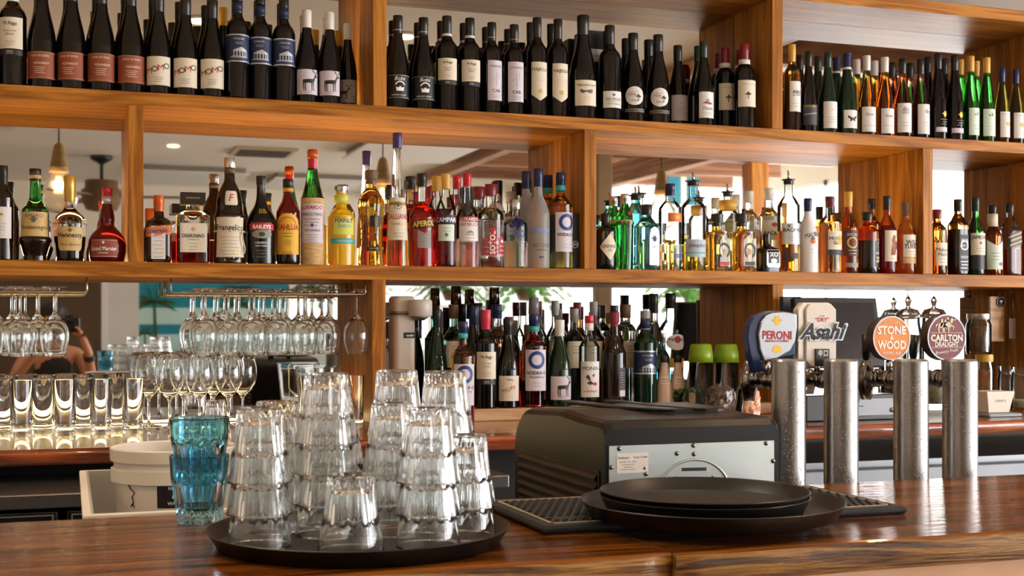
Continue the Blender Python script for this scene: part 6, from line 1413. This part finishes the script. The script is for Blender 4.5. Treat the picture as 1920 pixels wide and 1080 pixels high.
# cash drawer and receipt printer
x0, x1 = PX(1512, 3.56), PX(1682, 3.56); q = empty('cash_drawer', ((x0+x1)/2, 3.56, ZK+.0005)); tag(q, 'silver fronted cash drawer on the back counter behind the middle taps', 'cash drawer'); a = (x1-x0)/2
hd = .084
MB().box(-a, a, 0, .085, 0, hd, M_blackpl).build('case', q, bevel=.003)
m = MB().box(-a+.15, a-.004, -.006, 0, .014, hd-.012, M_dsteel2); m.build('front', q, bevel=.002)
MB().box(-a+.165, -a+.21, -.0075, -.006, .045, .048, M_black).lathe([(0, 0), (.008, 0), (.008, .004), (0, .004)], M_chrome, 16, c=(a-.022, -.007, .032), mtx=Matrix.Rotation(PI/2, 3, 'X')).build('lock', q)
def jar(cx, w, y0, y1, Yp, zbase, label, content, lid, fillh=.7, knob=False, name='glass_jar', clip=False):
    r = w/2*PM(cx, Yp); hz = PZ(cx, y0, Yp)-zbase if y1 is None else PZ(cx, y0, Yp)-PZ(cx, y1, Yp)
    q = empty(name, (PX(cx, Yp), Yp, zbase+.0005)); tag(q, label, 'jar')
    hl = hz*(.80 if knob else .88)
    MB().lathe([(0, .001), (r*.92, 0), (r, .008), (r, hl*.82), (r*.86, hl*.93), (r*.84, hl), (r*.80, hl), (r*.82, hl*.93), (r*.955, hl*.82), (r*.955, .010), (0, .007)], M_thin, 36).build('jar_body', q, sharp=.8)
    if content is not None:
        rn = random.Random(int(cx)); cm = MB()
        cm.lathe([(0, .009), (r*.93, .011), (r*.93, hl*.8*fillh), (r*.6, hl*.8*fillh+.006), (0, hl*.8*fillh+.004)], content, 30, rf=lambda a, z, rr: rr*(1+.0*a))
        cm.build('contents', q)
    if lid is not None:
        l = MB()
        if knob:
            l.lathe([(r*.78, hl-.006), (r*.98, hl+.001), (r*.98, hl+.006), (r*.7, hl+(hz-hl)*.35), (r*.2, hl+(hz-hl)*.42), (r*.14, hl+(hz-hl)*.5), (r*.26, hl+(hz-hl)*.75), (0, hz)], lid, 30)
        else:
            l.lathe([(r*.9, hl-.004), (r*.93, hl), (r*.93, hz-.002), (r*.88, hz), (0, hz)], lid, 36)
        l.build('lid', q, sharp=.6)
    if clip:
        MB().tube([(-r*.98, 0, hl-.004), (-r*.6, -r*.8, hl-.01), (0, -r*1.03, hl-.012), (r*.6, -r*.8, hl-.01), (r*.98, 0, hl-.004)], .0016, M_wire, 8).tube([(0, -r*1.03, hl-.012), (0, -r*1.1, hl+.006), (0, -r*1.05, hl-.035)], .002, M_wire, 8).build('wire_clip', q)
    return q
c_dry = noisy('dried_fruit', '5a3418', 'a8682c', 40, .6, .8); c_cin = noisy('cinnamon', '5c3a20', '8c6038', 30, .7, .5, stretch=(6, 6, .6)); c_am = noisy('amber_slices', '9a4c10', 'd88828', 40, .4, .3)
c_pale = noisy('pale_grain', 'b0a080', 'd0c4a8', 80, .8, .4)
jar(1703, 50, 553, None, 3.98, ZK, 'large clear jar with knobbed glass lid between orange and maroon badges', None, M_glass, knob=True)
jar(1751, 50, 553, None, 4.08, ZK, 'large clear jar with knobbed glass lid just left of the maroon badge', c_pale, M_glass, .35, knob=True)
jl = jar(1846, 34, 672, 772, 3.95, ZK, 'lower jar of amber dried fruit slices right of the last tap', c_am, C_yel, .95)
zj = PZ(1846, 672, 3.95)-PZ(1846, 772, 3.95)
jar(1835, 46, 595, 671, 3.95, ZK+zj+.001, 'jar of brown cinnamon sticks stacked on the amber dried fruit jar', c_cin, C_slv, .9)
jar(1886, 30, 686, None, 3.86, ZK, 'small clip top jar with warm light behind it at the right', c_pale, M_thin, .3, clip=True)
jar(1912, 34, 688, None, 3.80, ZK, 'clear clip top jar at the right photo edge', c_pale, M_thin, .3, clip=True)
q = empty('paper_tub', (PX(1860, 3.60), 3.60, ZK+.0005)); tag(q, 'white cardboard tub with handwriting beside the rightmost tap', 'tub')
za = PZ(1860, 733, 3.60)-ZK; M_card = mat('white_card', 'ddd3c4', .6)
def frust(m, a0, b0, z0, a1, b1, z1, mt):
    v = [(-a0, -b0, z0), (a0, -b0, z0), (a0, b0, z0), (-a0, b0, z0), (-a1, -b1, z1), (a1, -b1, z1), (a1, b1, z1), (-a1, b1, z1)]
    m.add(v, [(3, 2, 1, 0), (4, 5, 6, 7), (0, 1, 5, 4), (1, 2, 6, 5), (2, 3, 7, 6), (3, 0, 4, 7)], mt)
m = MB(); frust(m, .043, .035, .012, .058, .045, za, M_card); m.build('tub_body', q, bevel=.002)
m = MB(); f = plane_fn((0, -.0425, za*.62), (1, 0, 0), (0, .12, 1)); m.text('CHEAP IS', f, M_black, .008, maxw=.07, sh=.1); m.build('handwriting', q)
MB().rbox(-.07, .07, -.07, .06, 0, .011, .008, mat('grey_tray', '8a8e94', .4)).build('under_tray', q)
# tools and a round emblem hanging at the right end
q = empty('hanging_board', (PX(1868, 4.12), 4.12, PZ(1868, 640, 4.12))); tag(q, 'pale wooden board with a round black emblem hanging at the right end of the counter', 'board')
hb_ = PZ(1868, 556, 4.12)-PZ(1868, 640, 4.12)
MB().rbox(-.035, .035, -.006, .006, 0, hb_, .004, M_step).build('board', q)
MB().tube([(0, .0, hb_-.005), (0, .0, hb_+.012)], .002, M_black, 6).build('hanger', q)
m = MB().lathe([(0, 0), (.022, 0), (.022, .003), (0, .003)], M_blackpl, 32, c=(.016, -.0065, hb_-.022), mtx=Matrix.Rotation(PI/2, 3, 'X')); f = plane_fn((.016, -.0100, hb_-.022), (1, 0, 0), (0, 0, 1)); m.shape(ring_polys(.018, .0195, 24), f, M_white); m.shape(TREE, f, M_white, .022); m.build('round_emblem', q)
q = empty('steel_spatula', (PX(1898, 4.08), 4.08, PZ(1898, 635, 4.08))); tag(q, 'long brown handled spatula hanging point down beside the round emblem', 'spatula')
hb_ = ZB0-.02-PZ(1898, 635, 4.08)
MB().tube([(0, 0, hb_*.45), (0, 0, hb_)], .006, mat('brown_handle', '4c3422', .5), 10).build('handle', q)
MB().prism([(-.016, -.001), (.016, -.001), (.016, .001), (-.016, .001)], 0, hb_*.46, mat('brown_blade', '6a4c34', .4)).build('blade', q)
MB().tube([(0, 0, hb_-.001), (0, 0, hb_+.021)], .0012, M_black, 6).build('hanger', q)
# ------------------------------------------------------------------ garnish corner
M_lime = mat('lime_plastic', '8cb020', .35, trans=.3)
for i, (cx, ds) in enumerate(((1314, 'left'), (1362, 'right'))):
    Yp = 3.885; r = 23*PM(cx, Yp); q = empty('garnish_jar', (PX(cx, Yp), Yp, ZK+.0005)); tag(q, '%s glass jar of citrus slices covered by a lime green bowl' % ds, 'jar')
    zt_ = PZ(cx, 680, Yp)-ZK; z2 = PZ(cx, 645, Yp)-ZK
    MB().lathe([(0, .001), (r*.9, 0), (r*.96, .006), (r*.96, zt_), (r*.91, zt_), (r*.91, .009), (0, .007)], M_thin, 32).build('jar_body', q)
    MB().lathe([(0, .010), (r*.88, .012), (r*.88, zt_*.9), (0, zt_*.88)], c_am, 28).build('contents', q)
    MB().lathe([(r*1.02, zt_+.001), (r*1.0, zt_+(z2-zt_)*.4), (r*.86, z2-.004), (r*.7, z2), (0, z2-.002)], M_lime, 32).build('lime_cover', q)
def leafy(name, px, y0, y1, w, Yp, label, cat, mts, seed, n=90, leaf=.02):
    q = empty(name, (PX(px, Yp), Yp, ZK+.0005)); tag(q, label, cat)
    rr = w/2*PM(px, Yp); zt_ = PZ(px, y0, Yp)-ZK; rn = random.Random(seed); m = MB()
    for k in range(n):
        a = rn.uniform(0, 2*PI); d = rr*math.sqrt(rn.random()); z = rn.uniform(.06, zt_-leaf*.6); c = Vector((d*math.cos(a), d*math.sin(a)*.7, z))
        u = Vector((rn.uniform(-1, 1), rn.uniform(-1, 1), rn.uniform(-.3, 1))).normalized(); w_ = u.cross(Vector((rn.random(), rn.random(), rn.random()))).normalized(); L_ = leaf*rn.uniform(.6, 1.2)
        nn = u.cross(w_)*L_*.15
        m.add([c-u*L_*.5, c+w_*L_*.28+nn, c+u*L_*.5, c-w_*L_*.28+nn], [(0, 1, 2), (0, 2, 3)], mts[k % len(mts)])
    m.build('leaves', q)
    MB().lathe([(0, .001), (rr*.8, 0), (rr*.85, .004), (rr*.98, .10), (rr*.96, .10), (rr*.83, .006), (0, .004)], M_thin, 28).build('container', q)
    return q
leafy('herb_container', 1292, 722, 0, 60, 3.62, 'clear container packed with dark green herb sprigs behind the toaster', 'herbs', [M_green2, mat('sage_leaf', '5a6b48', .7), M_green2, mat('olive_leaf', '4a5028', .7)], 5, 260, .022)
def crinkle(px, y0, w, Yp, label, c1, c2, seed):
    r = w/2*PM(px, Yp); zt_ = PZ(px, y0, Yp)-ZK; rn = random.Random(seed); m = MB(); seg, rows = 28, 12; vs = []
    for i in range(rows+1):
        t = i/rows; rr = r*(.8+.3*math.sin(PI*(t*.8+.1)))*(1 if i < rows else .3)
        for k in range(seg):
            a = 2*PI*k/seg; q_ = rr*rn.uniform(.84, 1.06); vs.append((q_*math.sin(a), -q_*math.cos(a)*.8, max(0.0, zt_*t+rn.uniform(-.006, .006)*(0 < i))))
    fs = [(i*seg+j, i*seg+(j+1) % seg, (i+1)*seg+(j+1) % seg, (i+1)*seg+j) for i in range(rows) for j in range(seg)]+[tuple(reversed(range(seg))), tuple(rows*seg+j for j in range(seg))]
    m.add(vs, fs, noisy(label[:12], c1, c2, 35, .18, .3))
    o = m.build('wrapped_bundle', loc=(PX(px, Yp), Yp, ZK+.0005)); tag(o, label, 'food bundle')
crinkle(1352, 722, 50, 3.63, 'dark bundle wrapped in shiny plastic film beside the herb container', '2e2620', '6a5c50', 3)
crinkle(1404, 728, 42, 3.62, 'orange bundle wrapped in shiny clear film beside the leftmost tap', 'b05a20', 'e0c0a0', 8)

# ------------------------------------------------------------------ the photographer, seen in the mirror
M_skin = mat('skin', 'b07a5c', .5); M_top = mat('black_top', '18161a', .8); M_hair = mat('dark_hair', '1c120c', .6)
def skin_obj(name, verts, edges, radii, mt, root=0, sub=2):
    me = bpy.data.meshes.new(name); me.from_pydata(verts, edges, []); o = bpy.data.objects.new(name, me); COL.objects.link(o)
    s = o.modifiers.new('skin', 'SKIN'); s.use_smooth_shade = True
    sv = me.skin_vertices
    if not sv: 
        bm = bmesh.new(); bm.from_mesh(me); bm.verts.layers.skin.verify(); bm.to_mesh(me); bm.free()
    for i, r in enumerate(radii):
        me.skin_vertices[0].data[i].radius = (r, r) if not isinstance(r, tuple) else r
        me.skin_vertices[0].data[i].use_root = (i == root)
    d = o.modifiers.new('sub', 'SUBSURF'); d.levels = sub; d.render_levels = sub
    me.materials.append(mt)
    return o
px0, py0 = -.10, -.30
bv = [(0, 0, .80), (0, 0, .93), (0, .01, 1.06), (0, .01, 1.16), (0, .0, 1.235), (0, .03, 1.31), (0, .06, 1.375), (0, .055, 1.44),
      (.15, .0, 1.20), (.235, .09, 1.02), (.215, .24, 1.20), (.175, .26, 1.30), (-.15, .0, 1.20), (-.235, .09, 1.02), (-.10, .24, 1.20), (.02, .27, 1.29),
      (.085, 0, .77), (.095, .02, .45), (.095, -.01, .08), (.10, .09, .03), (-.085, 0, .77), (-.095, .02, .45), (-.095, -.01, .08), (-.10, .09, .03)]
be = [(0, 1), (1, 2), (2, 3), (3, 4), (4, 5), (5, 6), (6, 7), (3, 8), (8, 9), (9, 10), (10, 11), (3, 12), (12, 13), (13, 14), (14, 15), (0, 16), (16, 17), (17, 18), (18, 19), (0, 20), (20, 21), (21, 22), (22, 23)]
br = [(.13, .1), (.11, .085), (.12, .09), (.11, .08), (.05, .05), (.048, .048), (.075, .085), (.07, .075), .048, .038, .028, .024, .048, .038, .028, .024, (.08, .085), .055, .038, (.035, .025), (.08, .085), .055, .038, (.035, .025)]
body = skin_obj('person', bv, be, br, M_skin); body.location = (px0, py0, 0)
tag(body, 'photographer in a black sleeveless top holding a camera, seen in the mirror', 'person')
for s_, hx, hy, hz in ((1, .175, .26, 1.30), (-1, .02, .27, 1.29)):
    V = [(hx, hy, hz)]; E = []; Rr = [.024]
    for k in range(4):
        b0_ = len(V); bx_ = hx+(-.010+k*.0)*s_; V += [(hx-.012*s_, hy+.02+.014*k-.02, hz+.035), (hx-.030*s_, hy+.014*k, hz+.058), (hx-.045*s_, hy+.014*k, hz+.055)]; E += [(0, b0_), (b0_, b0_+1), (b0_+1, b0_+2)]; Rr += [.009, .0085, .0075]
    b0_ = len(V); V += [(hx-.03*s_, hy-.02, hz+.015), (hx-.055*s_, hy-.012, hz+.02)]; E += [(0, b0_), (b0_, b0_+1)]; Rr += [.010, .009]
    h_ = skin_obj('hand', V, E, Rr, M_skin, 0, 1); h_.parent = body
tv = [(0, 0, .84), (0, 0, .95), (0, .01, 1.08), (0, .008, 1.17), (.075, .0, 1.215), (-.075, 0, 1.215)]
tp_ = skin_obj('black_top', tv, [(0, 1), (1, 2), (2, 3), (3, 4), (3, 5)], [(.15, .115), (.125, .1), (.135, .105), (.12, .09), (.04, .05), (.04, .05)], M_top); tp_.parent = body
tr = skin_obj('trousers', [(0, 0, .86), (.085, 0, .77), (.095, .02, .45), (.095, -.01, .12), (-.085, 0, .77), (-.095, .02, .45), (-.095, -.01, .12)], [(0, 1), (1, 2), (2, 3), (0, 4), (4, 5), (5, 6)], [(.15, .115), (.092, .097), .067, .05, (.092, .097), .067, .05], mat('dark_jeans', '20242e', .8)); tr.parent = body
m = MB().lathe([(0, .115), (.05, .105), (.085, .07), (.098, .02), (.095, -.04), (.075, -.10), (.05, -.13), (0, -.14)], M_hair, 24, c=(0, .032, 1.405), rf=lambda a, z, r: r*(1 if math.cos(a) > -.35 or z > .05 else .55)); m.build('hair', body)
hd_ = MB(); f = lambda x, y: Vector((x, .141, 1.40+y))
for s_ in (-1, 1):
    hd_.lathe([(0, -.006), (.011, 0), (0, .006)], M_white, 12, c=(.03*s_, .128, 1.392))
hd_.lathe([(0, -.02), (.012, -.012), (.004, .02)], M_skin, 10, c=(0, .135, 1.37)); hd_.lathe([(0, -.004), (.022, 0), (0, .004)], mat('lips', '8a4038', .5), 12, c=(0, .122, 1.335)); hd_.build('face_features', body)
wb = MB()
for k in (0.16, .30): p0, p1 = Vector(bv[10]), Vector(bv[11]); c_ = Vector(bv[9]).lerp(Vector(bv[10]), .72+k*.5); d = (Vector(bv[10])-Vector(bv[9])).normalized(); wb.tube([c_-d*.010, c_+d*.010], .036, M_blackpl, 16)
wb.build('wristbands', body)
q = empty('photo_camera', (0.0, -.085, H)); tag(q, 'black camera held up by the photographer in the mirror', 'camera')
MB().rbox(-.065, .065, -.045, .0, -.045, .045, .012, M_blackpl).box(-.025, .025, -.04, -.005, .045, .062, M_blackpl).build('camera_body', q)
MB().lathe([(0, 0), (.034, 0), (.036, .05), (.033, .052), (.031, .045), (0, .042)], M_blackpl, 28, mtx=Matrix.Rotation(-PI/2, 3, 'X')).build('lens', q, sharp=.7)
